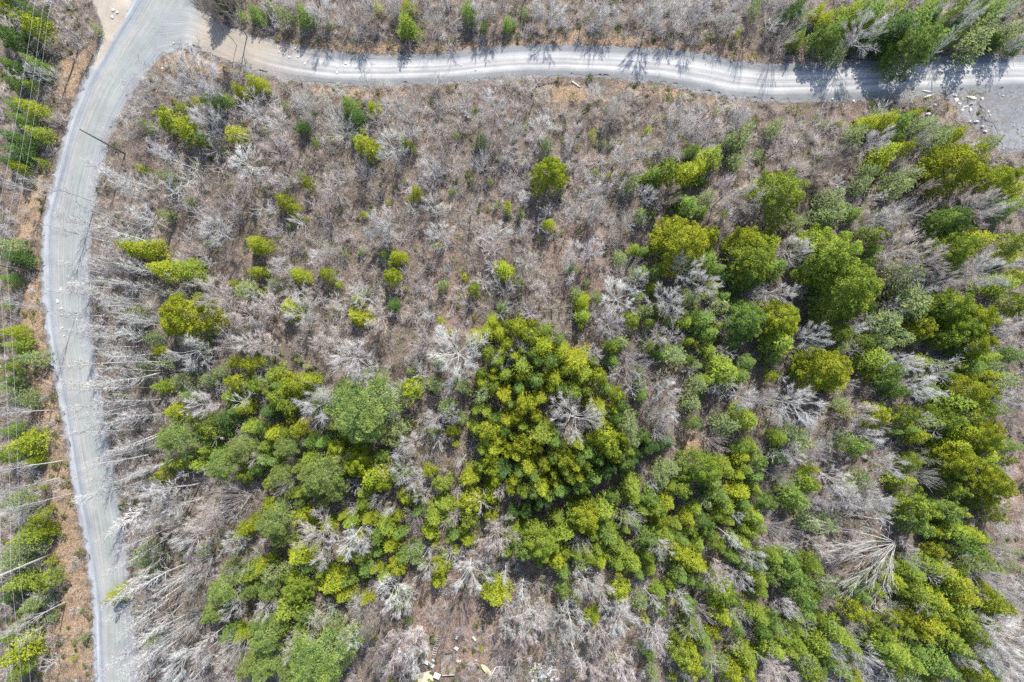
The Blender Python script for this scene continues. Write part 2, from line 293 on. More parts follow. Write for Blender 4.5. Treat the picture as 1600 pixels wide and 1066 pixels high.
BARE = [
 (0, 0, """880,340,130,w 640,420,100,w 950,560,90,w 1120,730,100,W 850,830,130,l 640,1010,110,w 950,1000,90,w 620,600,60,b 700,680,70,p
 1000,850,80,b 560,800,70,w 450,780,60,w 200,840,60,w 560,900,80,p 330,180,60,p 1000,30,100,b 1080,520,50,p 150,330,50,w 40,840,50,w
 1050,960,60,p 780,700,60,w 950,40,60,b 1120,860,60,p 500,640,50,p 250,560,44,p 370,240,40,b"""),
 (400, 0, """230,460,76,w 370,570,92,W 700,510,104,w 1100,480,82,w 90,570,60,w 110,700,80,p 620,680,80,w 480,790,70,p 1040,740,80,W 810,780,82,w
 960,600,50,p 30,830,46,w 340,870,70,p 120,830,50,w 590,1010,62,w 60,960,50,w 800,930,60,w 380,930,50,p 980,970,60,p 300,40,80,w 400,60,80,w
 640,20,50,w 820,70,80,w 1040,40,70,w 560,110,50,b 480,100,60,b 1110,60,60,b 1020,560,60,p 860,640,60,b 1130,640,60,b 500,30,56,w 150,30,50,w
 740,20,50,p 930,110,46,b 860,480,50,p 880,1000,50,p 500,900,50,b 270,740,50,b"""),
 (800, 0, """190,50,80,w 400,60,70,w 470,70,60,w 650,50,80,w 870,60,70,w 970,80,60,l 110,40,46,w 1130,100,70,b 850,130,50,b 120,590,80,w
 360,430,50,w 460,490,50,w 520,440,44,w 780,560,84,W 730,640,52,w 860,620,52,w 590,690,70,w 490,720,62,w 270,760,44,w 400,890,70,w
 60,900,62,w 380,990,60,w 530,1010,60,w 300,840,50,p 700,900,62,b 1050,540,52,w 640,900,50,w 1000,900,80,p 1080,910,80,p 440,560,50,p
 300,620,60,p 20,620,60,w 330,60,50,w 560,60,50,p 760,40,60,w 1060,40,50,w 760,120,40,b 260,110,46,p 20,760,54,p 520,900,46,p 250,920,50,p"""),
 (1200, 0, """430,150,104,w 90,150,70,p 920,80,72,w 880,190,50,w 730,30,36,w 60,50,60,w 1150,180,44,w 500,650,62,w 720,640,54,w 310,580,52,p
 200,620,60,l 160,770,52,p 270,760,80,b 640,970,80,w 540,1010,70,w 970,950,100,p 500,910,62,p 630,770,60,l 740,860,60,b 330,720,62,b
 60,680,60,p 1150,950,44,b 1060,960,52,w 60,600,46,p 20,150,56,p 1100,60,50,w 230,850,50,b 400,740,50,b"""),
 (0, 350, """330,30,70,w 560,40,100,w 560,180,60,b 640,220,62,w 790,310,104,l 1010,340,104,p 1000,40,80,w 440,330,62,w 520,370,72,w
 440,450,72,w 500,490,70,w 600,540,80,w 880,590,100,w 560,600,80,p 570,690,90,p 680,720,60,l 870,780,72,l 930,850,72,w 560,830,62,w
 600,900,70,w 590,1000,80,w 370,640,60,w 370,840,54,w 400,920,54,w 1060,560,70,p 1150,560,62,w 1060,130,60,b 1130,420,70,p 470,250,54,w
 340,200,46,w 50,880,54,w 60,380,36,w 100,430,44,b 1170,840,44,w 620,300,60,w 560,430,60,w 480,560,50,w 650,440,56,w 430,720,60,w
 500,770,56,w 700,960,56,p 450,980,60,w 940,140,56,p 300,300,44,w 350,520,46,w 640,640,52,w 680,830,50,p"""),
 (400, 350, """570,30,72,w 260,150,62,w 100,210,62,w 370,130,50,p 560,430,76,p 210,420,80,w 430,630,110,W 490,690,62,w 940,640,130,w 800,410,62,w
 280,790,70,w 270,850,90,w 620,780,52,w 640,880,52,w 870,50,80,w 60,370,70,p 1150,300,62,w 1140,620,54,w 920,470,60,p 750,900,52,p
 340,920,52,p 690,230,46,p 780,550,62,p 660,590,62,b 300,560,62,p 50,560,70,p 560,540,54,b 720,1020,62,w 830,900,62,w 390,390,46,w
 1130,60,60,w 980,380,46,p 20,740,44,w 30,840,36,w 900,900,50,w 1080,840,40,p 300,1030,40,w 760,310,50,p 170,90,50,p 480,220,50,p
 720,420,52,p 560,280,44,b 900,350,46,p 270,320,50,p 780,200,54,p 420,50,52,p 1000,180,46,p 240,520,50,b 700,640,46,p"""),
 (800, 350, """490,340,92,W 290,130,62,w 370,110,52,w 270,900,112,w 810,200,88,w 910,280,66,w 720,360,82,w 740,410,54,w 1145,330,52,w
 190,380,80,l 430,460,70,w 310,410,36,w 200,480,70,l 380,600,46,w 560,650,82,w 550,600,52,w 730,710,62,l 720,780,70,w 640,870,52,w
 700,970,72,w 760,900,62,w 1080,790,72,w 980,120,44,p 560,190,46,w 600,250,52,w 700,500,60,p 700,540,52,w 60,230,62,w 20,330,46,w
 130,310,52,w 220,240,52,l 260,270,46,w 30,590,52,w 60,170,62,w 450,780,52,p 520,790,52,p 940,1010,60,p 1160,820,52,p 60,60,60,p
 200,60,54,p 460,50,54,p 430,190,50,p 200,170,46,p 330,230,44,p 840,760,44,b 640,600,44,b 540,740,44,l 930,860,46,b"""),
 (1200, 350, """140,110,82,w 60,320,62,w 200,520,72,w 640,110,104,p 720,180,92,p 600,200,62,l 1010,210,100,w 830,270,52,w 430,490,62,w
 570,420,62,l 760,620,112,W 700,740,84,W 640,640,72,W 130,830,112,w 60,860,54,w 420,880,62,p 1110,490,62,w 1110,560,52,b 250,1010,92,l
 440,760,52,b 1120,830,62,w 1080,930,52,p 1160,900,52,b 500,1000,62,w 20,800,52,w 20,930,44,w 300,930,52,b 750,300,56,w 930,190,56,p
 560,140,50,w 690,500,40,w 100,920,44,p 1130,460,40,p"""),
 (0, 706, """470,195,62,w 600,280,110,w 660,170,62,w 760,210,92,w 800,270,82,w 650,350,92,w 1060,250,112,p 870,420,92,w 1050,420,62,w
 700,520,92,l 900,530,82,w 700,620,82,w 880,610,62,w 1100,530,62,l 690,720,82,w 1080,740,54,w 850,820,82,w 960,880,62,w 560,770,54,w
 560,960,82,w 700,800,62,w 700,950,92,w 830,980,100,w 1060,930,82,w 870,700,62,b 830,600,62,b 640,1020,72,w 60,90,52,w 50,330,62,l
 70,820,62,w 230,870,52,p 190,950,52,p 820,350,62,p 500,60,50,w 560,120,50,w 960,330,60,p 620,440,56,p 960,700,50,p 760,880,56,w 920,960,56,w
 1000,830,50,p 40,180,44,w 100,260,40,w"""),
 (400, 706, """680,110,72,w 750,140,52,w 120,160,62,p 30,220,52,b 290,390,104,p 440,400,84,W 490,440,54,w 720,320,62,p 700,450,62,l
 620,280,46,w 790,550,52,w 980,560,92,W 640,650,82,W 680,700,62,W 330,770,92,l 440,730,62,l 430,850,62,w 200,900,72,p 40,720,52,w
 640,920,82,p 740,900,84,W 620,1020,82,l 740,1000,62,W 920,750,112,b 560,790,82,b 550,950,62,b 1110,400,92,p 1150,200,62,p 1150,560,52,w
 1170,820,52,w 300,500,52,w 420,520,46,b 550,230,46,w 900,940,52,p 770,200,46,w 640,380,36,l 640,20,62,w 960,30,46,w 900,620,56,p
 1160,960,50,p 480,800,46,p 660,840,46,p 1000,640,50,p"""),
 (800, 706, """540,310,72,W 320,420,52,w 690,430,52,w 720,520,54,p 1010,400,62,w 1160,380,44,w 340,610,72,w 420,640,62,p 60,640,62,w
 250,770,82,w 200,700,44,w 500,780,82,w 90,830,102,p 60,760,62,w 140,780,62,w 700,830,62,w 860,750,62,p 670,870,72,w 810,700,62,w
 650,700,52,w 960,570,62,p 1070,600,54,w 1080,760,52,l 1000,830,44,l 430,850,82,p 390,900,62,w 230,880,52,w 170,860,62,w 370,1020,82,p
 500,1010,62,W 540,760,52,w 30,560,44,p 110,610,52,p 1120,500,54,w 1140,880,36,l 1170,990,46,w 290,960,62,w 980,310,46,b 60,940,60,p
 180,960,50,p 560,920,54,p 720,960,46,p 920,770,40,p 340,840,50,p 30,700,46,p 240,950,50,p"""),
 (1200, 706, """460,460,152,W 60,380,82,w 310,110,82,w 350,200,72,w 560,60,72,w 740,40,62,l 750,120,52,w 130,10,54,w 240,10,54,w 480,230,92,w
 540,230,62,w 1140,360,62,W 1050,590,92,w 1140,660,62,w 1100,860,104,W 1060,960,92,w 1160,960,62,w 1100,470,72,p 570,710,52,l 690,510,46,w
 640,660,44,l 220,240,46,w 230,420,62,p 80,120,62,p 90,720,54,w 460,960,62,w 410,840,62,l 470,820,52,p 190,960,52,l 60,1020,82,p
 320,930,46,w 1120,290,62,b 640,860,52,b 270,610,46,b 930,960,54,w 130,740,46,w 310,500,52,p 260,720,46,p 560,800,46,p 760,880,46,b
 1000,560,50,p"""),
]
# the places and plants that stand out in the wood: other labels are told by them.  phrase, x, y
LANDMARKS = [
 ("the road junction", 240, 45), ("the topmost utility pole", 125, 62), ("the middle utility pole", 48, 424), ("the lowest utility pole", 81, 866),
 ("the dark roadside pole", 195, 240), ("the round roadside spruce", 282, 495), ("the oval lime spruce pair", 212, 386),
 ("the lime spruce below the junction", 260, 182), ("the logs by the upper road", 872, 132), ("the tall lone lime spruce", 859, 267),
 ("the clumped lime spruces", 1065, 262), ("the yellow domed spruce", 1070, 376), ("the lone spire below the bend", 1224, 297),
 ("the biggest spruce", 1330, 445), ("the gravel lot", 1560, 180), ("the broad spruce below the lot", 1506, 252),
 ("the brown starburst tree", 1345, 51), ("the small round lime fir", 642, 608), ("the feathery pine", 566, 637),
 ("the white starburst", 545, 563), ("the bare tree in the grove", 891, 654), ("the straw patch", 1085, 692),
 ("the crooked white tree", 1457, 559), ("the white fan-shaped tree", 1355, 861), ("the spruce above the junk", 773, 932),
 ("the scrap heap", 850, 1050), ("the ladder", 682, 1008), ("the leaning roadside spruce", 176, 936),
 ("the wide sage pine", 274, 684), ("the pale pine pair", 432, 822), ("the spreading bottom pine", 496, 1030),
 ("the forked white tree", 622, 928), ("the lime row below the lot", 1400, 186), ("the dark wood above the road", 1430, 55),
 ("the bright fir above the road", 633, 32), ("the orange-tipped spruce", 900, 563), ("the orange spruce low down", 1451, 977),
 ("the pale plume-like tree", 1393, 946), ("the spruce stand at the edge", 1520, 612), ("the lime pair in the clearing", 557, 485),
 ("the lime trio in the clearing", 612, 415), ("the brown spreading tree", 711, 959),
 ("the short lime fir column", 445, 318), ("the mossy roadside pine", 1155, 215), ("the small domed spruce", 1297, 577),
 ("the dark lobed spruce", 1168, 499), ("the low lime spruce", 918, 814), ("the sage pine in the thicket", 501, 744),
 ("the left verge", 100, 680),
]
# ---------------------------------------------------------------- conifers
def diamonds(c, axis, nrm, ln, wd):
    """needle sprays: a bent diamond each. c, axis, nrm (n,3); ln, wd (n,)"""
    axis = axis / (np.linalg.norm(axis, axis=1)[:, None] + 1e-9)
    side = np.cross(nrm, axis); side /= np.linalg.norm(side, axis=1)[:, None] + 1e-9
    up = np.cross(axis, side)
    ln = ln[:, None]; wd = wd[:, None]
    v = np.stack([c - axis * ln * .45, c + side * wd * .5 - up * wd * .12 + axis * ln * .05, c + axis * ln * .55, c - side * wd * .5 - up * wd * .12 + axis * ln * .05], 1)
    f = np.arange(len(c) * 4).reshape(-1, 4)
    return v.reshape(-1, 3), f
def trunk_mesh(name, h, r0, rng, sides=6, r1=.02):
    t = Tubes(); n = 6
    z = np.linspace(-.3, h, n); w = np.cumsum(rng.normal(0, .03 * h / 7, (n, 2)), axis=0); w -= w[1]
    t.path(np.column_stack([w, z]), np.linspace(r0, r1, n), sides)
    return mesh_np(name, t.verts(), t.faces(), M_BARK)
def spruce_crown(seed, R, h, fine, droop=.25, open_=.0, shape=.85):
    """whorls of boughs, each a flat fan of needle sprays: h high, R wide at the bottom"""
    rng = np.random.RandomState(seed)
    cs, ax, nm, ln, wd = [], [], [], [], []
    z0 = .12 * h; levels = int((h - z0) / (.42 * fine + .1))
    lob = rng.rand(4) * 6.28
    for k in range(levels):
        t = k / (levels - 1.0); z = z0 + (h - z0) * t ** .92
        Rl = R * ((1 - t) ** shape) * rng.uniform(.82, 1.08) + .12
        nb = max(4, int(2 * pi * Rl / (.62 * fine) * (1 - open_)))
        a0 = rng.rand() * 6.28
        for b in range(nb):
            az = a0 + 6.283 * (b + rng.uniform(-.32, .32)) / nb
            lobe = 1 + .16 * sin(2 * az + lob[0]) + .10 * sin(3 * az + lob[1])
            L = Rl * rng.uniform(.62, 1.22) * lobe
            o = np.array((cos(az), sin(az), 0)); s = np.array((-sin(az), cos(az), 0))
            m = max(3, int(L * 7.5 / fine))
            u = rng.uniform(.25, 1.0, m) ** .75
            w = (1.05 - u) * .34 * L + .10
            lat = rng.uniform(-1, 1, m) * np.minimum(w, .55)
            rise = .10 * L - droop * L * u + .10 * L * u ** 3
            p = o * (u * L)[:, None] + s * lat[:, None]; p[:, 2] = z + rise + rng.normal(0, .05, m)
            cs.append(p)
            ax.append(o + s * (np.sign(lat) * .55 + rng.normal(0, .3, m))[:, None] + np.array((0, 0, 1)) * rng.normal(.12, .22, m)[:, None])
            nm.append(np.array((0, 0, 1.0)) + o * .35 + rng.normal(0, .35, (m, 3)))
            ln.append(rng.uniform(.24, .44, m) * fine); wd.append(rng.uniform(.11, .2, m) * fine)
    # the leader
    m = 10; cs.append(np.column_stack([rng.normal(0, .05, (m, 2)), h + rng.uniform(-.35, .15, m)])); ax.append(rng.normal(0, .5, (m, 3)) + (0, 0, 1.0))
    nm.append(rng.normal(0, 1, (m, 3))); ln.append(np.full(m, .28 * fine)); wd.append(np.full(m, .13 * fine))
    return diamonds(*[np.concatenate(q) for q in (cs, ax, nm, ln, wd)])
def dome_crown(seed, R, h, n_lump, fine, tuft=False, spread=1.0, steep=.80, pw=1.35, irr=1.0):
    """broad conifer: a closed dome of sprays with the bough ends bunched on it in rounded clumps, shaded clefts between"""
    rng = np.random.RandomState(seed)
    cs, ax, nm, ln, wd = [], [], [], [], []
    lob = rng.rand(4) * 6.28
    def lobe(az): return 1 + irr * (.15 * np.sin(2 * az + lob[0]) + .11 * np.sin(3 * az + lob[1]) + .08 * np.sin(5 * az + lob[2]))
    def add(c, a, n, l0, l1, w0, w1):
        k = len(c); cs.append(c); ax.append(a); nm.append(n); ln.append(rng.uniform(l0, l1, k) * fine); wd.append(rng.uniform(w0, w1, k) * fine * (.62 if tuft else 1))
    for k in range(n_lump):
        u = (k + .5) / n_lump
        rr = math.sqrt(u) * R; az = k * 2.39996 + rng.normal(0, .16)
        if tuft and u > .06:                             # clumps sit on spreading boughs
            st = 6.2832 / (5 + 2 * min(2, int(u * 3))); az = round(az / st + .3 * int(u * 3)) * st - .3 * int(u * 3) * st + rng.normal(0, .15); rr *= rng.uniform(.8, 1.18)
        rr = min(rr * rng.uniform(.9, 1.08), R * 1.12) * lobe(az)
        q = min(1.0, rr / (R * 1.12))
        z = h * (1 - steep * q ** pw) * rng.uniform(.80, 1.04)
        lr = rng.uniform(.36, .84) * (R / 4.5) ** .35 * spread
        out = np.array((cos(az), sin(az), .25)) * (q * .9 + .1)
        o = np.array((cos(az) * rr, sin(az) * rr, max(.8, z)))
        m = int(rng.uniform(165, 215) * lr * lr / (.36 * fine * fine))
        d = rng.normal(0, 1, (m, 3)); d[:, 2] = np.abs(d[:, 2]) * .9 - .15; d /= np.linalg.norm(d, axis=1)[:, None]
        rad = rng.uniform(.72, 1.04, m)
        c = o + d * np.array((1.0, 1.0, .8)) * (lr * rad)[:, None] + out * (lr * .2)
        if tuft: add(c, d * .9 + rng.normal(0, .4, (m, 3)) + (0, 0, .25), d + rng.normal(0, .35, (m, 3)), .22, .38, .08, .14)
        else: add(c, d * .45 + out * .7 + rng.normal(0, .4, (m, 3)), d + (0, 0, .2) + rng.normal(0, .2, (m, 3)), .17, .30, .09, .15)
    # the body of the crown under the clumps
    n2 = int(R * R * 3.14 * 95)
    az = rng.rand(n2) * 6.28; rr = R * np.sqrt(rng.rand(n2)) * lobe(az) * (.74 if tuft else .90); q = np.minimum(1, rr / (R * 1.12))
    z = h * (1 - steep * q ** pw) * rng.uniform(.60, .86, n2)
    o = np.column_stack([np.cos(az), np.sin(az), np.zeros(n2)])
    add(np.column_stack([o[:, 0] * rr, o[:, 1] * rr, z]), o + rng.normal(0, .45, (n2, 3)), o * .8 + rng.normal(0, .35, (n2, 3)) + (0, 0, .9), .24, .42, .12, .2)
    # boughs lower down, seen from the side
    n2 = n_lump * 16
    az = rng.rand(n2) * 6.28; rr = R * np.sqrt(rng.rand(n2)) * .98; q = rr / R
    z = h * (1 - steep * q ** pw) * rng.uniform(.18, .75, n2) + .2
    o = np.column_stack([np.cos(az), np.sin(az), np.zeros(n2)])
    add(np.column_stack([o[:, 0] * rr, o[:, 1] * rr, z]), o + rng.normal(0, .45, (n2, 3)), rng.normal(0, .5, (n2, 3)) + (0, 0, 1), .3, .55, .12, .22)
    return diamonds(*[np.concatenate(q) for q in (cs, ax, nm, ln, wd)])
def unit(v, R, h):
    """bring a crown to exactly R wide and h high"""
    r = np.percentile(np.hypot(v[:, 0], v[:, 1]), 95)
    v = v.copy(); v[:, :2] *= R / r; v[:, 2] *= h / v[:, 2].max(); return v

KINDS = {}      # kind -> list of (trunk mesh, crown mesh, R, h)
def reg(kind, R, h, vf, mat, r0):
    v, f = vf; v = unit(v, R, h)
    rng = np.random.RandomState(len(v) % 9999)
    KINDS.setdefault(kind, []).append((trunk_mesh(kind + "_trunk", h * .93, r0, rng), mesh_np(kind + "_crown", v, f, mat), R, h))
for s in range(5): reg("slim", 1.6, 6.5, spruce_crown(10 + s, 1.6, 6.5, .72, .22 + .05 * (s % 3), .0, .8 + .08 * (s % 3)), M_NEEDLE, .10)
for s in range(5): reg("clump", 2.0, 6.5, dome_crown(30 + s, 2.0, 6.5, 12 + 2 * s, .85, spread=.84, steep=.74, irr=1.3), M_NEEDLE, .12)
for s in range(5): reg("broad", 4.2, 12.5, dome_crown(50 + s, 4.2, 12.5, 46 + 5 * s, .95, spread=.98, steep=.84, irr=1.2), M_NEEDLE, .22)
for s in range(3): reg("tall", 3.4, 13.0, spruce_crown(70 + s, 3.4, 13.0, 1.0, .2, .0, .75), M_NEEDLE, .20)
for s in range(4): reg("pine", 3.6, 11.0, dome_crown(90 + s, 3.6, 11.0, 40 + 5 * s, .95, tuft=True, spread=.98, steep=.62, pw=1.6, irr=1.7), M_PINE, .20)
for s in range(3): reg("scrub", 1.7, 5.5, spruce_crown(110 + s, 1.7, 5.5, .8, .1, .30, .6), M_NEEDLE, .09)
for s in range(3): reg("sapling", 1.0, 3.2, spruce_crown(130 + s, 1.0, 3.2, .65, .15, .05, .7), M_NEEDLE, .05)

# ---------------------------------------------------------------- leafless trees
def bare(seed, style):
    rng = np.random.RandomState(seed); trunk = Tubes(); crown = Tubes()
    tw_b, tw_t, tw_r = [], [], []
    def walk(p, d, L, r0, r1, n, jit, lift):
        pts = [np.array(p, float)]; d = np.array(d, float); d /= np.linalg.norm(d)
        for i in range(n):
            d = d + rng.normal(0, jit, 3) + (0, 0, lift); d /= np.linalg.norm(d)
            pts.append(pts[-1] + d * L / n)
        return np.array(pts), np.linspace(r0, r1, n + 1)
    def along(pts, rad, t):
        u = t * (len(pts) - 1); i = min(int(u), len(pts) - 2); f = u - i
        dd = pts[i + 1] - pts[i]
        return pts[i] * (1 - f) + pts[i + 1] * f, dd / np.linalg.norm(dd), rad[i] * (1 - f) + rad[i + 1] * f
    def off(d, ang):
        a = np.cross(d, rng.normal(0, 1, 3)); a /= np.linalg.norm(a) + 1e-9
        return d * cos(ang) + a * sin(ang)
    def branch(p, d, L, r, depth):
        last = depth >= DEPTH
        n = 4 if depth == 1 else 3
        pts, rad = walk(p, d, L, r, max(r * .30, .012), n, JIT, LIFT)
        crown.path(pts, rad, 4 if depth == 1 else 3)
        nt = TW[depth]                                     # fine twigs along it
        for _ in range(nt):
            q, dd, rr = along(pts, rad, rng.uniform(.2, 1.0))
            e = off(dd, rng.uniform(.25, .7)) + (0, 0, .12); e /= np.linalg.norm(e)
            tw_b.append(q); tw_t.append(q + e * rng.uniform(.35, .85) * TL); tw_r.append(rng.uniform(.009, .016))
        if last: return
        for _ in range(NB[depth]):
            t = rng.uniform(.22, 1.0) ** .85
            q, dd, rr = along(pts, rad, t)
            branch(q, off(dd, rng.uniform(.4, .85) * SP), L * rng.uniform(.42, .66) * (1.15 - .45 * t), max(rr * .6, .015), depth + 1)
    if style == "spread":
        DEPTH = 3; JIT = .075; LIFT = .045; NB = {1: 6, 2: 4}; TW = {1: 7, 2: 8, 3: 7}; SP = .72; TL = 1.25
        pts, rad = walk((0, 0, -.3), (rng.normal(0, .05), rng.normal(0, .05), 1), 6.5, .15, .06, 6, .05, .05); trunk.path(pts, rad, 6)
        for k in range(14):
            t = .35 + .65 * k / 13.0; q, dd, rr = along(pts, rad, t); az = k * 2.4 + rng.normal(0, .3); el = rng.uniform(.35, .75) + .35 * max(0, t - .8) * 5
            branch(q, (cos(az) * cos(el), sin(az) * cos(el), sin(el)), rng.uniform(2.9, 4.3) * (1.15 - .3 * t), rr * .55, 1)
    elif style == "whip":       # a young tree, few limbs
        DEPTH = 2; JIT = .07; LIFT = .05; NB = {1: 3}; TW = {1: 5, 2: 4}; SP = .7; TL = .9
        pts, rad = walk((0, 0, -.2), (rng.normal(0, .08), rng.normal(0, .08), 1), 5.6, .05, .018, 5, .05, .03); crown.path(pts, rad, 4)
        for k in range(13):
            t = .3 + .68 * k / 12.0; q, dd, rr = along(pts, rad, t); az = k * 2.4 + rng.normal(0, .4); el = rng.uniform(.55, 1.0)
            branch(q, (cos(az) * cos(el), sin(az) * cos(el), sin(el)), rng.uniform(1.2, 2.1) * (1.2 - .5 * t), .024, 1)
    elif style == "slender":
        DEPTH = 2; JIT = .06; LIFT = .05; NB = {1: 3}; TW = {1: 5, 2: 4}; SP = .7; TL = 1.0
        pts, rad = walk((0, 0, -.3), (rng.normal(0, .04), rng.normal(0, .04), 1), 10.3, .13, .03, 9, .035, .03); trunk.path(pts, rad, 5)
        for k in range(26):
            t = .36 + .62 * k / 25.0; q, dd, rr = along(pts, rad, t); az = k * 2.4 + rng.normal(0, .4); el = rng.uniform(.85, 1.15)
            branch(q, (cos(az) * cos(el), sin(az) * cos(el), sin(el)), rng.uniform(1.3, 2.3) * (1.25 - .75 * t), max(.03, rr * .55), 1)
    elif style == "fan":
        DEPTH = 3; JIT = .05; LIFT = .02; NB = {1: 5, 2: 3}; TW = {1: 5, 2: 5, 3: 4}; SP = .62; TL = .95
        pts, rad = walk((0, 0, -.3), (0, 0, 1), .7, .16, .12, 2, .02, 0); trunk.path(pts, rad, 6)
        for k in range(17):
            az = k * 2.4 + rng.normal(0, .3); el = 1.45 - .85 * math.sqrt((k + .5) / 17) + rng.normal(0, .08)
            branch(pts[-1] + rng.normal(0, .05, 3), (cos(az) * cos(el), sin(az) * cos(el), sin(el)), rng.uniform(5.0, 7.2), rng.uniform(.045, .07), 1)
    elif style == "gnarl":
        DEPTH = 3; JIT = .26; LIFT = .05; NB = {1: 5, 2: 4}; TW = {1: 3, 2: 3, 3: 4}; SP = 1.15; TL = .7
        pts, rad = walk((0, 0, -.3), (rng.normal(0, .12), rng.normal(0, .12), 1), 6.0, .17, .08, 6, .12, .05); trunk.path(pts, rad, 6)
        for k in range(7):
            t = .45 + .55 * k / 6.0; q, dd, rr = along(pts, rad, t); az = k * 2.4 + rng.normal(0, .5); el = rng.uniform(.2, .7)
            branch(q, (cos(az) * cos(el), sin(az) * cos(el), sin(el)), rng.uniform(2.8, 4.6), rr * .52, 1)
    else:   # bush
        DEPTH = 2; JIT = .16; LIFT = .05; NB = {1: 6}; TW = {1: 7, 2: 6}; SP = .8; TL = .75
        for k in range(13):
            az = k * 2.4; el = rng.uniform(.45, 1.35)
            branch((rng.normal(0, .12), rng.normal(0, .12), -.05), (cos(az) * cos(el), sin(az) * cos(el), sin(el)), rng.uniform(1.9, 3.2), .034, 1)
    cv, cf, _ = cones(np.array(tw_b), np.array(tw_t), np.array(tw_r))
    v = crown.verts(); q = crown.faces()
    f3 = np.concatenate([q[:, [0, 1, 2]], q[:, [0, 2, 3]]]); f = np.concatenate([f3, cf + len(v)]); v = np.concatenate([v, cv])
    return (trunk.verts(), trunk.faces()) if trunk.n else None, (v, f)
def reg_bare(kind, style, seed, R, h):
    tr, (v, f) = bare(seed, style)
    r = np.percentile(np.hypot(v[:, 0], v[:, 1]), 95); top = np.percentile(v[:, 2], 99.5)
    k = np.array((R / r, R / r, h / top))
    tm = mesh_np(kind + "_trunk", tr[0] * k, tr[1], M_BARK) if tr else None
    KINDS.setdefault(kind, []).append((tm, mesh_np(kind + "_twigs", v * k, f, M_TWIG), R, h))
for s in range(8): reg_bare("spread", "spread", 200 + s, 3.0, 9.0)
for s in range(5): reg_bare("slender", "slender", 220 + s, 1.35, 10.5)
for s in range(4): reg_bare("fan", "fan", 240 + s, 3.2, 8.0)
for s in range(3): reg_bare("gnarl", "gnarl", 260 + s, 3.2, 8.5)
for s in range(6): reg_bare("whip", "whip", 300 + s, 1.5, 6.0)
for s in range(4): reg_bare("bush", "bush", 280 + s, 1.8, 2.9)
# ---------------------------------------------------------------- the ground and the gravel roads (edges in photograph pixels)
SIDE_W = [(150, 1200), (150, 1066), (147, 950), (135, 860), (118, 770), (105, 690), (88, 600), (75, 530), (67, 450), (66, 400), (70, 340), (85, 280),
          (100, 220), (112, 180), (130, 130), (150, 95), (170, 55), (192, 20), (210, -10), (290, -120)]
SIDE_E = [(222, 1200), (216, 1066), (205, 950), (195, 850), (181, 760), (168, 690), (153, 600), (143, 530), (139, 450), (138, 400), (142, 340), (152, 280),
          (168, 220), (185, 180), (208, 140), (238, 100), (262, 72), (285, 45), (312, -10), (392, -120)]
UP_N = [(262, -5), (305, 12), (350, 42), (400, 60), (450, 72), (500, 80), (550, 87), (600, 88), (680, 86), (760, 78), (800, 74), (880, 72), (960, 75),
        (1040, 80), (1100, 86), (1150, 97), (1200, 103), (1300, 100), (1400, 94), (1500, 90), (1600, 88), (1760, 86)]
UP_S = [(232, 92), (290, 72), (335, 84), (365, 98), (405, 113), (450, 124), (520, 132), (600, 132), (690, 129), (750, 124), (800, 119), (880, 117), (950, 120),
        (1030, 128), (1090, 141), (1140, 152), (1200, 157), (1300, 157), (1400, 151), (1500, 142), (1600, 140), (1760, 138)]
LOT = [(1534, 139), (1620, 130), (1760, 130), (1760, 240), (1640, 240), (1602, 232), (1592, 238), (1564, 236), (1556, 214), (1546, 190), (1536, 166)]
STONY = [(1470, 138), (1545, 138), (1560, 215), (1530, 210), (1500, 192), (1484, 165)]
PULLOFF = [(872, 137), (884, 130), (905, 134), (930, 128), (952, 130), (958, 139), (944, 147), (928, 148), (904, 143), (888, 138)]
TURNOUT = [(120, -60), (215, -60), (205, 12), (182, 50), (160, 95), (146, 112), (158, 70), (162, 40), (150, 10)]
SIDE = SIDE_W + SIDE_E[::-1]; UPPER = UP_N + UP_S[::-1]
VERGE = [[(395, 50), (560, 66), (700, 66), (800, 58), (900, 45), (1000, 55), (1100, 66), (1190, 78), (1190, 104), (1100, 88), (960, 76), (800, 76), (600, 90), (450, 74)],
         [(28, 395), (66, 400), (72, 540), (105, 690), (120, 780), (145, 930), (150, 1070), (62, 1070), (86, 900), (72, 760), (46, 620), (30, 520)],
         [(28, 260), (80, 240), (70, 350), (62, 400), (20, 380)], [(225, 105), (265, 75), (330, 88), (400, 118), (330, 122), (262, 110)],
         [(1050, 682), (1090, 672), (1106, 690), (1096, 712), (1060, 712)], [(470, 132), (640, 132), (630, 158), (520, 160)],
         [(960, 122), (1100, 146), (1180, 160), (1180, 172), (1060, 160), (960, 142)], [(840, 122), (900, 124), (960, 160), (880, 170), (840, 150)],
         [(1480, 150), (1500, 160), (1502, 195), (1470, 190)], [(86, 95), (130, 70), (150, 60), (140, 110), (112, 170), (90, 180)]]
RUST = [[(640, 880), (760, 880), (880, 990), (900, 1070), (600, 1070), (600, 960)], [(640, 340), (720, 350), (740, 520), (690, 560), (660, 430)],
        [(850, 340), (950, 340), (960, 460), (820, 500)], [(1180, 160), (1470, 160), (1480, 185), (1300, 185), (1200, 178)], [(1120, 260), (1180, 260), (1130, 400), (1100, 380)],
        [(820, 1000), (1010, 1000), (1010, 1070), (820, 1070)], [(250, 830), (330, 800), (330, 900), (260, 960)], [(300, 100), (420, 118), (460, 130), (380, 132)],
        [(1560, 660), (1620, 660), (1620, 900), (1540, 840)]]
def mask(px, py, polys, soft):
    m = np.zeros(np.shape(px))
    for p in polys:
        d = poly_dist(px, py, p + [p[0]]); ins = inside(px, py, p)
        m = np.maximum(m, np.clip(.5 + np.where(ins, d, -d) / (2 * soft), 0, 1))
    return m
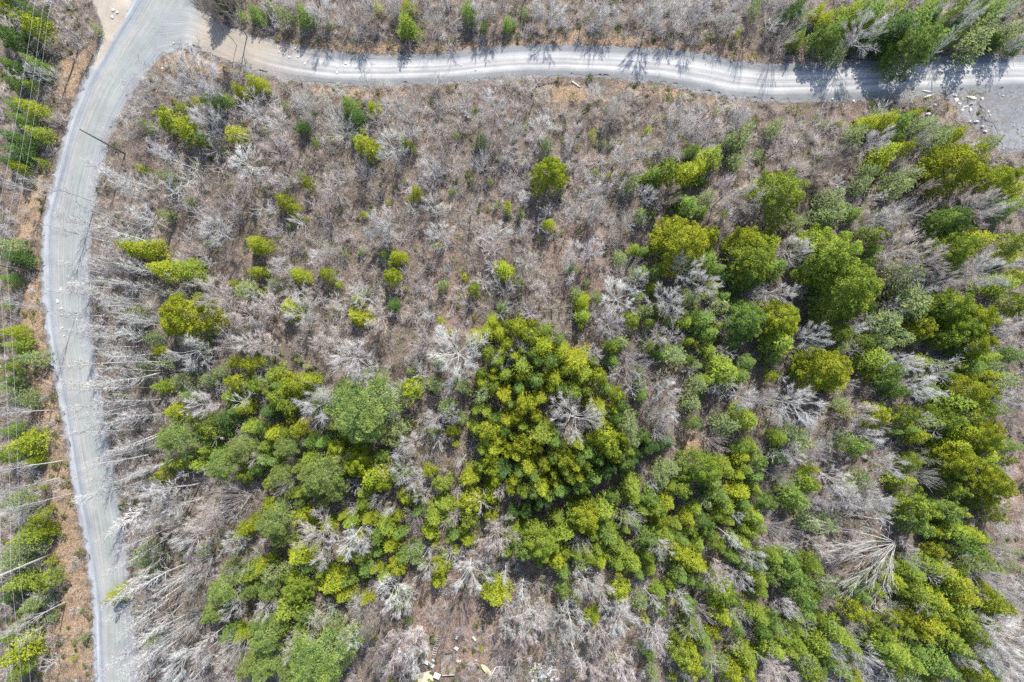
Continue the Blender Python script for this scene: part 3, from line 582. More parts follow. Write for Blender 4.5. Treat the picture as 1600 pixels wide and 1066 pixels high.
def on_road(px, py, grow=0.0):
    r = np.zeros(np.shape(px), bool)
    for p in (SIDE, UPPER, LOT, PULLOFF, TURNOUT):
        r |= inside(px, py, p)
        if grow: r |= poly_dist(px, py, p + [p[0]]) < grow
    return r

def build_ground():
    def axis(lo, hi, step, far):
        out = [hi + step * (1.28 ** k - 1) / .28 for k in range(1, 40)]; out = [v for v in out if v < far] + [far]
        return np.array([lo - (v - hi) for v in out[::-1]] + list(np.arange(lo, hi + 1e-6, step)) + out)
    xs = axis(-86, 86, .45, 2500); ys = axis(-58, 62, .45, 2500)
    X, Y = np.meshgrid(xs, ys); nx, ny = len(xs), len(ys)
    px, py = to_px(X, Y, 0.0)
    near = (np.abs(X) < 100) & (np.abs(Y) < 75)
    bump = (vnoise(X, Y, 3.1) - .5) * .55 + (vnoise(X + 31, Y, 1.1) - .5) * .22 + (vnoise(X, Y + 77, .6) - .5) * .12
    flat = np.zeros(X.shape); straw = np.zeros(X.shape); rust = np.zeros(X.shape); grav = np.zeros(X.shape)
    P, Q = px[near], py[near]
    dist = np.full(P.shape, 1e9)
    for p in (SIDE, UPPER, LOT, TURNOUT):
        d = poly_dist(P, Q, p + [p[0]]); d = np.where(inside(P, Q, p), 0, d); dist = np.minimum(dist, d)
    flat[near] = np.clip(dist / 14 - .25, 0, 1); flat[~near] = 1
    grav[near] = np.maximum(np.clip(1 - dist / 9, 0, 1), np.maximum(.85 * mask(P, Q, [STONY], 10), .5 * mask(P, Q, [PULLOFF], 6)))
    straw[near] = .85 * mask(P, Q, VERGE, 16); rust[near] = .75 * mask(P, Q, RUST, 34)
    Z = bump * flat - .012 - .10 * np.clip(1 - np.abs(flat - .5) * 2.4, 0, 1)
    v = np.column_stack([X.ravel(), Y.ravel(), Z.ravel()])
    i = np.arange(ny - 1)[:, None] * nx + np.arange(nx - 1)[None, :]
    f = np.stack([i, i + 1, i + nx + 1, i + nx], -1).reshape(-1, 4)
    m, N, L, out = new_mat("leaf litter and dead grass")
    geo = N("ShaderNodeNewGeometry"); P_ = geo.outputs['Position']
    a = N("ShaderNodeAttribute", attribute_name="cover"); sp = N("ShaderNodeSeparateColor"); L(a.outputs['Color'], sp.inputs[0])
    n1 = noise(N, L, P_, .9, 5, .7); n2 = noise(N, L, P_, 5.5, 5, .75); n3 = noise(N, L, P_, .22, 3)
    lit = ramp(N, L, n2, [(.32, (.036, .028, .022)), (.46, (.105, .082, .064)), (.58, (.205, .168, .138)), (.72, (.35, .30, .25))])
    lit = mixrgb(N, L, 'MULTIPLY', .8, lit, ramp(N, L, n1, [(.32, (.5, .49, .48)), (.68, (1.3, 1.26, 1.24))]))
    moss = ramp(N, L, n3, [(.56, 0.0), (.70, 1.0)])
    lit = mixrgb(N, L, 'MIX', mixrgb(N, L, 'MULTIPLY', 1.0, moss, (.45, .45, .45)), lit, (.075, .080, .035))
    st = ramp(N, L, n2, [(.32, (.07, .045, .028)), (.5, (.23, .155, .095)), (.68, (.46, .36, .25))])
    ru = ramp(N, L, n2, [(.32, (.055, .034, .026)), (.5, (.20, .135, .105)), (.68, (.36, .275, .22))])
    gv = ramp(N, L, n2, [(.3, (.10, .10, .102)), (.7, (.29, .29, .29))])
    def th(sock, lo, hi):
        ad = N("ShaderNodeMath", operation='ADD'); L(sock, ad.inputs[0])
        sb = N("ShaderNodeMath", operation='MULTIPLY_ADD'); L(n1, sb.inputs[0]); sb.inputs[1].default_value = 2.4; sb.inputs[2].default_value = -1.3
        L(sb.outputs[0], ad.inputs[1]); return ramp(N, L, ad.outputs[0], [(lo, 0.0), (hi, 1.0)])
    col = mixrgb(N, L, 'MIX', th(sp.outputs[1], .35, .65), lit, ru)
    col = mixrgb(N, L, 'MIX', th(sp.outputs[0], .35, .65), col, st)
    col = mixrgb(N, L, 'MIX', th(sp.outputs[2], .45, .75), col, gv)
    b = N("ShaderNodeBsdfPrincipled"); L(col, b.inputs['Base Color']); b.inputs['Roughness'].default_value = .95
    bp = N("ShaderNodeBump"); bp.inputs['Strength'].default_value = .9; bp.inputs['Distance'].default_value = .12
    L(n2, bp.inputs['Height']); L(bp.outputs[0], b.inputs['Normal']); L(b.outputs[0], out.inputs[0])
    me = mesh_np("ground", v, f, m)
    at_ = me.attributes.new("cover", 'FLOAT_COLOR', 'POINT')
    t = np.ones((len(v), 4), np.float32); t[:, 0] = straw.ravel(); t[:, 1] = rust.ravel(); t[:, 2] = grav.ravel(); at_.data.foreach_set("color", t.ravel())
    me.polygons.foreach_set("use_smooth", np.ones(len(f), bool))
    tag(link("ground", me), kind="structure")
    return xs, ys, Z
GX, GY, GZ = build_ground()
def gz(x, y):
    """height of the ground under a point"""
    x = np.asarray(x, float); y = np.asarray(y, float)
    i = np.clip(np.searchsorted(GX, x) - 1, 0, len(GX) - 2); j = np.clip(np.searchsorted(GY, y) - 1, 0, len(GY) - 2)
    f = (x - GX[i]) / (GX[i + 1] - GX[i]); g = (y - GY[j]) / (GY[j + 1] - GY[j])
    return (GZ[j, i] * (1 - f) + GZ[j, i + 1] * f) * (1 - g) + (GZ[j + 1, i] * (1 - f) + GZ[j + 1, i + 1] * f) * g

def gravel_mat(name, across, tint_u=None, blotch=0.0):
    """gravel: across = colours from one edge of the road to the other; streaks run along the wheel tracks"""
    m, N, L, out = new_mat(name)
    uv = N("ShaderNodeUVMap"); uv.uv_map = "along"; geo = N("ShaderNodeNewGeometry")
    sx = N("ShaderNodeSeparateXYZ"); L(uv.outputs[0], sx.inputs[0])
    n0 = noise(N, L, geo.outputs['Position'], .16, 2)
    wob = N("ShaderNodeMath", operation='MULTIPLY_ADD'); L(n0, wob.inputs[0]); wob.inputs[1].default_value = .07; L(sx.outputs[1], wob.inputs[2])
    sub = N("ShaderNodeMath", operation='SUBTRACT'); L(wob.outputs[0], sub.inputs[0]); sub.inputs[1].default_value = .035
    col = ramp(N, L, sub.outputs[0], across)
    if tint_u:
        col = mixrgb(N, L, 'MIX', ramp(N, L, sx.outputs[0], [(.026, 1.0), (.05, 0.0)]), col, (.235, .248, .25))
        col = mixrgb(N, L, 'MIX', ramp(N, L, sx.outputs[0], [(.028, 0.0), (.05, 1.0), (tint_u[0] + .03, 1.0), (tint_u[1], 0.0)]), col, tint_u[2])
    mp = N("ShaderNodeMapping"); L(uv.outputs[0], mp.inputs[0]); mp.inputs['Scale'].default_value = (10.0, 40.0, 1)
    st = noise(N, L, mp.outputs[0], 1.0, 4, .65)
    col = mixrgb(N, L, 'MULTIPLY', 1.0, col, ramp(N, L, st, [(.3, (.74, .74, .75)), (.7, (1.18, 1.18, 1.17))]))
    n1 = noise(N, L, geo.outputs['Position'], 9.0, 4, .8)
    col = mixrgb(N, L, 'MULTIPLY', 1.0, col, ramp(N, L, n1, [(.3, (.68, .68, .69)), (.5, (1, 1, 1)), (.7, (1.28, 1.27, 1.25))]))
    n2 = noise(N, L, geo.outputs['Position'], .28, 3)
    col = mixrgb(N, L, 'MULTIPLY', 1.0, col, ramp(N, L, n2, [(.3, (.82, .83, .84)), (.7, (1.12, 1.11, 1.08))]))
    if blotch:
        n3 = noise(N, L, geo.outputs['Position'], .9, 4, .7)
        col = mixrgb(N, L, 'MIX', ramp(N, L, n3, [(.46, 0.0), (.62, blotch)]), col, (.15, .125, .10))
        col = mixrgb(N, L, 'MULTIPLY', 1.0, col, ramp(N, L, noise(N, L, geo.outputs['Position'], 2.6, 4, .8), [(.3, (.62, .62, .62)), (.7, (1.3, 1.3, 1.3))]))
    b = N("ShaderNodeBsdfPrincipled"); L(col, b.inputs['Base Color']); b.inputs['Roughness'].default_value = .9
    bp = N("ShaderNodeBump"); bp.inputs['Strength'].default_value = .6; bp.inputs['Distance'].default_value = .04
    L(n1, bp.inputs['Height']); L(bp.outputs[0], b.inputs['Normal']); L(b.outputs[0], out.inputs[0])
    return m
def resample(line, n):
    p = np.array([at(*q) for q in line]); s = np.r_[0, np.cumsum(np.hypot(*np.diff(p, axis=0).T))]
    t = np.linspace(0, s[-1], n)
    return np.column_stack([np.interp(t, s, p[:, 0]), np.interp(t, s, p[:, 1])]), s[-1]
def road(name, ea, eb, z, mat, n, rag, cross=20):
    A = np.array([at(*q) for q in ea]); B = np.array([at(*q) for q in eb])
    mid = (A + B) / 2; s = np.r_[0, np.cumsum(np.hypot(*np.diff(mid, axis=0).T))]
    t = np.linspace(0, s[-1], n)
    def I(P):
        q = np.column_stack([np.interp(t, s, P[:, 0]), np.interp(t, s, P[:, 1])])
        k = np.ones(15) / 15; pad = np.pad(q, ((7, 7), (0, 0)), 'edge')
        return np.column_stack([np.convolve(pad[:, 0], k, 'valid'), np.convolve(pad[:, 1], k, 'valid')])
    A, B = I(A), I(B); W = B - A; W /= np.linalg.norm(W, axis=1)[:, None]
    ra = (vnoise(A[:, 0], A[:, 1], .8) - .5 + (vnoise(A[:, 0], A[:, 1] + 9, .35) - .5) * .6) * rag
    rb = (vnoise(B[:, 0], B[:, 1], .8) - .5 + (vnoise(B[:, 0], B[:, 1] + 9, .35) - .5) * .6) * rag
    c = np.linspace(0, 1, cross)
    xy = A[:, None, :] * (1 - c)[None, :, None] + B[:, None, :] * c[None, :, None]
    xy[:, 0] += W * ra[:, None]; xy[:, -1] += W * rb[:, None]      # only the rim is ragged
    zz = z + .10 * (1 - (2 * c - 1) ** 2)[None, :] + 0 * xy[..., 0]
    rut = np.exp(-((c - .36) / .05) ** 2) + np.exp(-((c - .64) / .05) ** 2)
    zz = zz - .03 * rut[None, :] + (vnoise(xy[..., 0], xy[..., 1], .9) - .5) * .035
    v = np.concatenate([xy, zz[..., None]], -1).reshape(-1, 3)
    i = np.arange(n - 1)[:, None] * cross + np.arange(cross - 1)[None, :]
    f = np.stack([i, i + cross, i + cross + 1, i + 1], -1).reshape(-1, 4)
    e1 = v[f[0, 1]] - v[f[0, 0]]; e2 = v[f[0, 3]] - v[f[0, 0]]
    if np.cross(e1, e2)[2] < 0: f = f[:, ::-1]
    me = mesh_np(name, v, f, mat); uvl = me.uv_layers.new(name="along")
    U = (t / t[-1])[:, None] + 0 * c[None, :]; V = c[None, :] + 0 * t[:, None]
    uv = np.stack([U.ravel(), V.ravel()], -1)[f.ravel()]
    uvl.data.foreach_set("uv", uv.astype(np.float32).ravel()); me.polygons.foreach_set("use_smooth", np.ones(len(f), bool))
    return tag(link(name, me), kind="structure")
GREY = (.255, .268, .272); PALE = (.50, .495, .49); CREAM = (.42, .38, .30)
M_SIDE = gravel_mat("side road gravel", [(0, (.25, .265, .29)), (.08, (.32, .335, .36)), (.15, (.20, .215, .235)), (.24, (.245, .26, .275)), (.33, (.265, .265, .245)), (.44, (.245, .255, .245)),
                                         (.62, (.225, .245, .235)), (.80, (.24, .255, .25)), (.90, (.205, .22, .235)), (1, (.23, .235, .24))])
M_UP = gravel_mat("upper road gravel", [(0, (0.180, 0.184, 0.189)), (.14, (0.171, 0.180, 0.189)), (.24, (0.324, 0.324, 0.324)), (.36, (0.414, 0.412, 0.410)), (.44, (0.279, 0.277, 0.275)), (.52, (0.369, 0.367, 0.365)), (.60, (0.270, 0.268, 0.266)),
                                        (.68, (0.414, 0.412, 0.410)), (.76, (0.324, 0.322, 0.320)), (.86, (0.180, 0.189, 0.194)), (1, (0.162, 0.167, 0.167))], (.07, .17, (0.297, 0.257, 0.211)))
M_LOT = gravel_mat("lot gravel", [(0, (.14, .15, .165)), (.5, (.19, .20, .215)), (1, (.15, .16, .17))], None, .75)
M_TURN = gravel_mat("tan gravel", [(0, (.36, .31, .255)), (1, (.33, .29, .24))])
road("side_road", SIDE_W, SIDE_E, .012, M_SIDE, 700, .9)
road("upper_road", UP_N, UP_S, .024, M_UP, 900, .7)
def patch(name, poly, z, mat, jag=.35, step=.35):
    """a flat sheet of gravel with an uneven rim"""
    P, ln = resample(poly + [poly[0]], 220); P = P[:-1]; c = P.mean(0)
    d = P - c; d /= np.linalg.norm(d, axis=1)[:, None]
    P = P + d * ((vnoise(P[:, 0], P[:, 1], .7) - .5) * 2 * jag)[:, None]
    import bmesh
    bm = bmesh.new(); vs = [bm.verts.new((x, y, z)) for x, y in P]; bm.faces.new(vs)
    bmesh.ops.triangulate(bm, faces=bm.faces[:])
    bmesh.ops.recalc_face_normals(bm, faces=bm.faces[:])
    uvl = bm.loops.layers.uv.new("along")
    for f in bm.faces:
        if f.normal.z < 0: f.normal_flip()
        for l in f.loops: l[uvl].uv = (l.vert.co.x * .02 + .5, (l.vert.co.y * .05) % 1 if False else .5 + l.vert.co.y * .004)
    me = bpy.data.meshes.new(name); bm.to_mesh(me); bm.free(); me.materials.append(mat)
    return tag(link(name, me), kind="structure")
patch("gravel_lot", LOT, .045, M_LOT, .8)
#patch("gravel_pulloff", PULLOFF, .02, gravel_mat("damp gravel", [(0, (.11, .105, .10)), (1, (.13, .125, .12))]), .5)
patch("gravel_turnout", TURNOUT, .055, M_TURN, .25)
# ---------------------------------------------------------------- the trees, each where its crown stands in the photograph
NADIR = (800.0, 533 + FPX * math.tan(TILT))
rng = random.Random(11); nrs = np.random.RandomState(21)
PX = 1.0 / 2.96
def read(table):
    out = []
    for ox, oy, s in table:
        for e in s.split():
            x, y, r, t = e.split(','); out.append((ox + float(x) * PX, oy + float(y) * PX, float(r) * PX, t))
    return out
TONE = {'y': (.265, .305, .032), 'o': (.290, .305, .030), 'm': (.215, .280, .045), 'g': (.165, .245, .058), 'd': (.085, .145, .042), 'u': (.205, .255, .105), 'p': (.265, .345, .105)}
TONE_BARE = {'W': (.64, .63, .625), 'w': (.54, .53, .52), 'p': (.51, .46, .435), 'l': (.46, .475, .38), 'b': (.31, .26, .225)}
COLW = {'y': 'lime', 'o': 'orange-tipped', 'm': 'olive', 'g': 'mid green', 'd': 'dark green', 'u': 'greyish', 'p': 'sage', 'W': 'white', 'w': 'pale grey', 'l': 'lichen-green', 'b': 'brown'}
COLB = dict(COLW, p='pinkish tan')
def vary(c, s, hue=.08):
    k = rng.uniform(1 - s, 1 + s); return tuple(max(.004, v * k * rng.uniform(1 - hue, 1 + hue)) for v in c)
LIST = []        # things waiting for their label: object, x, y, look, kind words
def stand(kindkey, base, r, h, tone, name, bark, lean=0.0):
    """a tree: an Empty at its foot with the trunk and the crown under it"""
    tm, cm, R0, h0 = rng.choice(KINDS[kindkey])
    o = bpy.data.objects.new(name, None); C.objects.link(o)
    o.empty_display_size = .5
    o.location = (base[0], base[1], float(gz(base[0], base[1])))
    o.rotation_euler = (rng.gauss(0, lean), rng.gauss(0, lean), rng.uniform(0, 6.283)); o.scale = (r / R0, r / R0, h / h0)
    if tm: link("trunk", tm, o, color=bark)
    link("crown", cm, o, color=tone)
    return o
GROVE = [(752, 520), (800, 492), (850, 500), (900, 545), (950, 585), (975, 640), (1022, 700), (962, 740), (880, 785), (815, 790), (752, 742), (742, 640)]
THICK = [(GROVE, 58, 'yymg'), ([(800, 815), (960, 760), (1060, 720), (1190, 730), (1190, 830), (1100, 870), (960, 880), (850, 880), (790, 850)], 40, 'mgm'),
         ([(240, 650), (330, 590), (480, 600), (600, 640), (600, 720), (540, 800), (400, 760), (300, 740), (240, 720)], 30, 'mmg'),
         ([(380, 790), (560, 730), (760, 740), (760, 850), (640, 900), (520, 900), (400, 1066), (320, 980)], 26, 'mgy'),
         ([(1400, 780), (1560, 780), (1560, 1066), (1380, 1066), (1400, 900)], 24, 'mmy'), ([(1000, 900), (1200, 860), (1380, 940), (1400, 1066), (1080, 1066)], 24, 'mgm'),
         ([(1440, 560), (1560, 580), (1580, 760), (1480, 760)], 12, 'my'), ([(1240, 370), (1370, 370), (1380, 490), (1270, 500)], 8, 'g'), ([(980, 410), (1130, 440), (1180, 600), (1020, 560)], 18, 'gmu'),
         ([(1290, 500), (1560, 440), (1500, 600), (1300, 600)], 10, 'gmu'), ([(1210, 0), (1600, 0), (1600, 70), (1250, 75)], 26, 'gdm'), ([(0, 0), (60, 0), (40, 220), (0, 260)], 8, 'dg')]
GAP = [(1042, 682), (1054, 698), (1000, 736), (968, 758), (884, 796), (830, 814), (796, 816), (784, 800), (812, 802), (878, 784), (960, 744), (1000, 716)]
conifers = read(CONIFERS)
for poly, cnt, kinds in THICK:
    xs = [p[0] for p in poly]; ys = [p[1] for p in poly]; made = 0
    for _ in range(cnt * 40):
        if made >= cnt: break
        x, y = rng.uniform(min(xs), max(xs)), rng.uniform(min(ys), max(ys)); r = rng.uniform(9.5, 15)
        if not inside(np.array([x]), np.array([y]), poly)[0] or inside(np.array([x]), np.array([y]), GAP)[0]: continue
        if math.hypot(x - 892, y - 655) < 42 or any(math.hypot(x - e[0], y - e[1]) < .55 * (r + e[2]) for e in conifers): continue
        conifers.append((x, y, r, rng.choice(kinds))); made += 1
conifers = [e for e in conifers if not inside(np.array([e[0]]), np.array([e[1]]), GAP)[0] and (e[3] == 'p' or poly_dist(np.array([e[0]]), np.array([e[1]]), GAP + [GAP[0]])[0] > .42 * e[2])
            and math.hypot(e[0] - 1350, e[1] - 862) > 44 and math.hypot(e[0] - 1412, e[1] - 846) > 24]
conifers.append((331, -34, 27, 'd'))
for k in range(34):                       # low dark spruces added so the shaded slot below the grove reads darker
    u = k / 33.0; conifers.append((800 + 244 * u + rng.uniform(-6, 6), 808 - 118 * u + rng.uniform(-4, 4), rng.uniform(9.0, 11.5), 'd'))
conifers = sorted(conifers, key=lambda e: -e[2])
N_SPRUCE = 0; extra = []
for (x, y, r, t) in conifers:
    dr = math.hypot(x - NADIR[0], y - NADIR[1])
    rm = r * (1.04 if inside(np.array([x]), np.array([y]), GROVE)[0] else 1.07 if t != 'p' else 1.18 if r > 44 else 1.03) / FPX * 95
    small = r < 9.0
    h = {'p': 3.5 + 2.5 * rm}.get(t, 2.6 + 2.55 * rm if not small else 1.8 + 2.2 * rm)
    if inside(np.array([x]), np.array([y]), GROVE)[0]: h = h * 1.3 + 1.5
    h = min(h * rng.uniform(.9, 1.12), 15.5)
    zc = .60 * h
    # far from the point below the camera the crown shows its length too: keep its own width down
    stretch = dr / (H - zc) / FPX * H * .45 * h
    rm = max(.55 * rm, min(rm, rm * 1.12 - stretch * .0032 * h))
    bx, by = at(x, y, zc)
    qx, qy = to_px(bx, by)
    if on_road(np.array([qx]), np.array([qy]), 2)[0] and t != 'y' and not small: pass
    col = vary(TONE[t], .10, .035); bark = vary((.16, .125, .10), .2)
    if t == 'p': kk, nm, cat, grp = 'pine', 'pine_tree', 'pine', 'soft grey-green pines in the wood'
    elif small: kk, nm, cat, grp = 'sapling', 'conifer_sapling', 'sapling', 'small conifer saplings scattered in the brush'
    elif t == 'u': kk, nm, cat, grp = 'scrub', 'fir_tree', 'fir', 'thin greyish firs among the bare trees'
    else:
        big = rm > 2.55
        kk = ('broad' if t in 'ymgo' else 'tall') if big else ('clump' if rng.random() < .36 else 'slim')
        nm, cat, grp = 'spruce_tree', 'spruce', 'green spruces in the wood'
        N_SPRUCE += 1
        if N_SPRUCE > 300: extra.append((bx, by, rm, h, col, kk)); continue
    if cat == 'fir': rm *= 1.05
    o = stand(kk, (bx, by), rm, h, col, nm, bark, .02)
    tag(o, cat=cat, group=grp); LIST.append((o, x, y, r, t, cat))
bares = read(BARE)
for k in range(46):                      # the fringe of slim stems beside the side road
    qy = 330 + 740 * (k + rng.random()) / 46; qx = float(np.interp(qy, [p[1] for p in SIDE_E[::-1]], [p[0] for p in SIDE_E[::-1]])) + rng.uniform(22, 105)
    hh = rng.uniform(9.5, 14); f = H / (H - .68 * hh)
    bares.append((NADIR[0] + (qx - NADIR[0]) * f, NADIR[1] + (qy - NADIR[1]) * f, rng.uniform(15, 22), 'e'))
bares = sorted(bares, key=lambda e: -e[2])
N_BARE = 0
for (x, y, r, t) in bares:
    dr = math.hypot(x - NADIR[0], y - NADIR[1]); rm = r / FPX * 94
    bush = t in 'bp' and r < 19.5
    edge = t == 'e' or (x < 265 and 190 < y and t in 'wp')
    if t == 'e': t = 'w'
    if bush: kk, h = 'bush', 1.6 + .9 * rm
    elif edge: kk, h, t = 'slender', rng.uniform(10.5, 14.5), rng.choice('Wwww')
    elif t == 'l': kk, h = 'gnarl', 3.5 + 2.0 * rm
    elif t == 'W': kk, h = rng.choice(('fan', 'spread', 'spread')), 3.5 + 2.1 * rm
    else: kk, h = rng.choice(('spread', 'spread', 'fan', 'slender' if rm < 2 else 'spread')), 3.6 + 2.2 * rm
    if r > 49: kk, h = 'fan', 12.0
    if t == 'W' and math.hypot(x - 1457, y - 559) < 40: kk, h = 'gnarl', 13.0
    if y < 72 and x > 380 and not bush: h *= .78
    h = min(h * rng.uniform(.92, 1.1) + (1.8 if (y > 560 or x > 980) and not bush else 0), 15)
    zf = {'slender': .68, 'bush': .55, 'fan': .62}.get(kk, .66)
    for _ in range(12):
        bx, by = at(x, y, zf * h); qx, qy = to_px(bx, by)
        if not on_road(np.array([qx]), np.array([qy]), 3)[0]: break
        if h < 16 and not bush: h += .8
        else: x += (3 if x < 300 else 0); y += (-4 if y < 90 and x > 300 else 4 if x > 300 else 0)
    rad = {'slender': min(rm * .62, 1.9), 'bush': rm * 1.05}.get(kk, rm * 1.08)
    if kk != 'slender' and not bush: rad *= 1 - .22 * min(1, dr / 900)
    col = vary(TONE_BARE[t], .10, .03); bark = vary((.64, .62, .60) if edge else (.62, .60, .58) if t in 'wW' else (.26, .22, .19), .15, .03)
    if edge: N_BARE -= 1
    if N_BARE > 300: continue
    nm, cat, grp = ('slim_tree', 'slim tree', 'slim pale leafless trees leaning out along the side road') if edge else ('bare_bush', 'bush', 'leafless bushes in the wood') if bush else ('bare_tree', 'bare tree', 'leafless trees in the wood')
    N_BARE += not bush
    o = stand(kk, (bx, by), rad, h, col, nm, bark, .03)
    if r > 49:       # the huge one leans out to the west
        for ch in o.children: ch.color = (.50, .485, .46, 1)
        o.location.x, o.location.y = at(1404, 846); o.rotation_euler = (.02, -.90, 0); o.scale *= 1.3
    tag(o, cat=cat, group=grp); LIST.append((o, x, y, r, t, cat))
print("spruces", N_SPRUCE, "bare", N_BARE, "extra", len(extra), "listed", len(LIST))

# the smallest spruces past the first three hundred, in one mass
def mesh_arrays(me):
    v = np.empty(len(me.vertices) * 3, np.float32); me.vertices.foreach_get("co", v)
    f = np.empty(len(me.loops), np.int32); me.loops.foreach_get("vertex_index", f)
    return v.reshape(-1, 3), f.reshape(len(me.polygons), -1)
if extra:
    V, F, T, n = [], [], [], 0
    for (bx, by, rm, h, col, kk) in extra:
        _, cm, R0, h0 = rng.choice(KINDS[kk]); v, f = mesh_arrays(cm); a = rng.uniform(0, 6.283)
        k = np.array((rm / R0, rm / R0, h / h0)); w = v * k
        w = np.column_stack([w[:, 0] * cos(a) - w[:, 1] * sin(a) + bx, w[:, 0] * sin(a) + w[:, 1] * cos(a) + by, w[:, 2] + float(gz(bx, by))])
        V.append(w); F.append(f + n); n += len(v); T.append(np.tile(col, (len(v), 1)))
    tag(link("young_spruces", mesh_np("young_spruces", np.concatenate(V), np.concatenate(F), M_SEED, tone=np.concatenate(T))),
        "mass of young green spruces filling the gaps between the larger trees", "spruces", kind="stuff")

def scatter(n, x0=-84, x1=84, y0=-56, y1=60):
    return nrs.uniform(x0, x1, n), nrs.uniform(y0, y1, n)
# thin young leafless trees between the others, far too many to tell apart
def saplings():
    V, F, T, n = [], [], [], 0
    arr = [(mesh_arrays(c), R0, h0) for _, c, R0, h0 in KINDS["whip"]]
    X, Y = scatter(2600, -82, 82, -54, 58); px, py = to_px(X, Y)
    keep = ~on_road(px, py, 7) & ~((py < 110) & (px > 380) & on_road(px, py, 17)) & ~inside(px, py, GAP) & ~inside(px, py, STONY) & ~inside(px, py, [(640, 985), (780, 985), (880, 1030), (880, 1070), (640, 1070)]) & (nrs.rand(len(X)) < np.where(py < 80, .42, np.where((py < 560) & (px > 150) & (px < 1000), .46, .34)) * (.5 + vnoise(X, Y, 8)))
    keep &= ~((px < 150) & (nrs.rand(len(X)) < .5)) & ~(inside(px, py, GROVE))
    for x, y in zip(X[keep], Y[keep]):
        (v, f), R0, h0 = arr[rng.randrange(len(arr))]; a = rng.uniform(0, 6.283); r = rng.uniform(.8, 1.9); h = rng.uniform(3.2, 7.5) * (.6 + .25 * r)
        w = v * np.array((r / R0, r / R0, h / h0)); lx, ly = rng.gauss(0, .06), rng.gauss(0, .06)
        V.append(np.column_stack([w[:, 0] * cos(a) - w[:, 1] * sin(a) + x + w[:, 2] * lx, w[:, 0] * sin(a) + w[:, 1] * cos(a) + y + w[:, 2] * ly, w[:, 2] + float(gz(x, y))]))
        F.append(f + n); n += len(v); c = vary(rng.choice(((.46, .445, .445), (.42, .395, .39), (.38, .34, .32), (.37, .37, .33), (.50, .485, .48))), .12, .02); T.append(np.tile(c, (len(v), 1)))
    print("saplings", len(V), n)
    tag(link("leafless_saplings", mesh_np("leafless_saplings", np.concatenate(V), np.concatenate(F), M_BRUSH, tone=np.concatenate(T))),
        "thin grey leafless saplings crowding between the larger trees", "saplings", kind="stuff")
saplings()

# ---------------------------------------------------------------- the brush: twiggy undergrowth no one could count
def brush():
    X, Y = scatter(38500, -92, 92, -64, 74); px, py = to_px(X, Y)
    keep = ~on_road(px, py, 5) & ~(inside(px, py, STONY) & (nrs.rand(len(X)) < .85))
    dens = np.ones(len(X)) * .80
    dens *= 1 - .75 * mask(px, py, VERGE, 8); dens *= 1 - .45 * mask(px, py, RUST, 18)
    dens *= np.clip(1.9 * vnoise(X, Y, 3.6) - .25, .08, 1.15)
    dens *= 1 - .85 * mask(px, py, [GAP], 6)
    keep &= nrs.rand(len(X)) < dens
    X, Y, px, py = X[keep], Y[keep], px[keep], py[keep]; n = len(X); Z = gz(X, Y)
    pal = np.array([(.44, .42, .415), (.43, .38, .35), (.30, .26, .23), (.37, .36, .32), (.49, .475, .47)])
    wsel = vnoise(X, Y, 9.0) * 1.6 + nrs.normal(0, .45, n); idx = np.clip((wsel * 2.4).astype(int), 0, 4)
    tone = pal[idx] * nrs.uniform(.8, 1.2, (n, 1))
    ht = nrs.uniform(.6, 2.3, n) * (.7 + .6 * vnoise(X, Y, 7)); wid = ht * nrs.uniform(.45, .9, n)
    m = 18; B1, T1, R1, C1 = [], [], [], []
    for k in range(m):
        az = nrs.rand(n) * 6.283; u = np.sqrt(nrs.rand(n)); b = np.column_stack([X + nrs.normal(0, .14, n), Y + nrs.normal(0, .14, n), Z - .05])
        t = np.column_stack([X + np.cos(az) * u * wid, Y + np.sin(az) * u * wid, Z + ht * (1.05 - .45 * u) * nrs.uniform(.7, 1.1, n)])
        B1.append(b); T1.append(t); R1.append(nrs.uniform(.013, .023, n)); C1.append(tone)
        for _ in range(2):
            q = nrs.uniform(.35, .8, n)[:, None]; s = b * (1 - q) + t * q
            e = s + (t - b) * .28 + nrs.normal(0, .22, (n, 3)) * ht[:, None]; e[:, 2] = np.maximum(e[:, 2], Z + .1)
            B1.append(s); T1.append(e); R1.append(nrs.uniform(.011, .018, n)); C1.append(tone * 1.05)
    v, f, tt = cones(np.concatenate(B1), np.concatenate(T1), np.concatenate(R1), np.concatenate(C1))
    tag(link("undergrowth", mesh_np("undergrowth", v, f, M_BRUSH, tone=tt)), "tangled leafless brush covering the floor of the wood", "brush", kind="stuff")
brush()
def dead_grass():
    X, Y = scatter(150000); px, py = to_px(X, Y)
    w = mask(px, py, VERGE, 6); w *= np.clip(vnoise(X, Y, 2.2) * 2.4 - .6, .05, 1)
    w = np.maximum(w, .035)
    keep = (nrs.rand(len(X)) < w) & ~on_road(px, py, -0.0)
    X, Y = X[keep], Y[keep]; n = len(X); Z = gz(X, Y)
    b = np.column_stack([X, Y, Z - .03]); L_ = nrs.uniform(.2, .55, n); az = vnoise(X, Y, 2.5) * 12 + nrs.normal(0, .8, n)
    t = b + np.column_stack([np.cos(az) * L_, np.sin(az) * L_, nrs.uniform(.1, .35, n)])
    pal = np.array([(.50, .37, .22), (.40, .25, .12), (.30, .17, .09), (.56, .47, .32)])
    tone = pal[np.clip((vnoise(X, Y, 3.0) * 4 + nrs.normal(0, .8, n)).astype(int), 0, 3)]
    v, f, tt = cones(b, t, nrs.uniform(.012, .026, n), tone)
    tag(link("dead_grass", mesh_np("dead_grass", v, f, M_GRASS, tone=tt)), "bleached and rusty dead grass along the road verges", "grass", kind="stuff")
dead_grass()
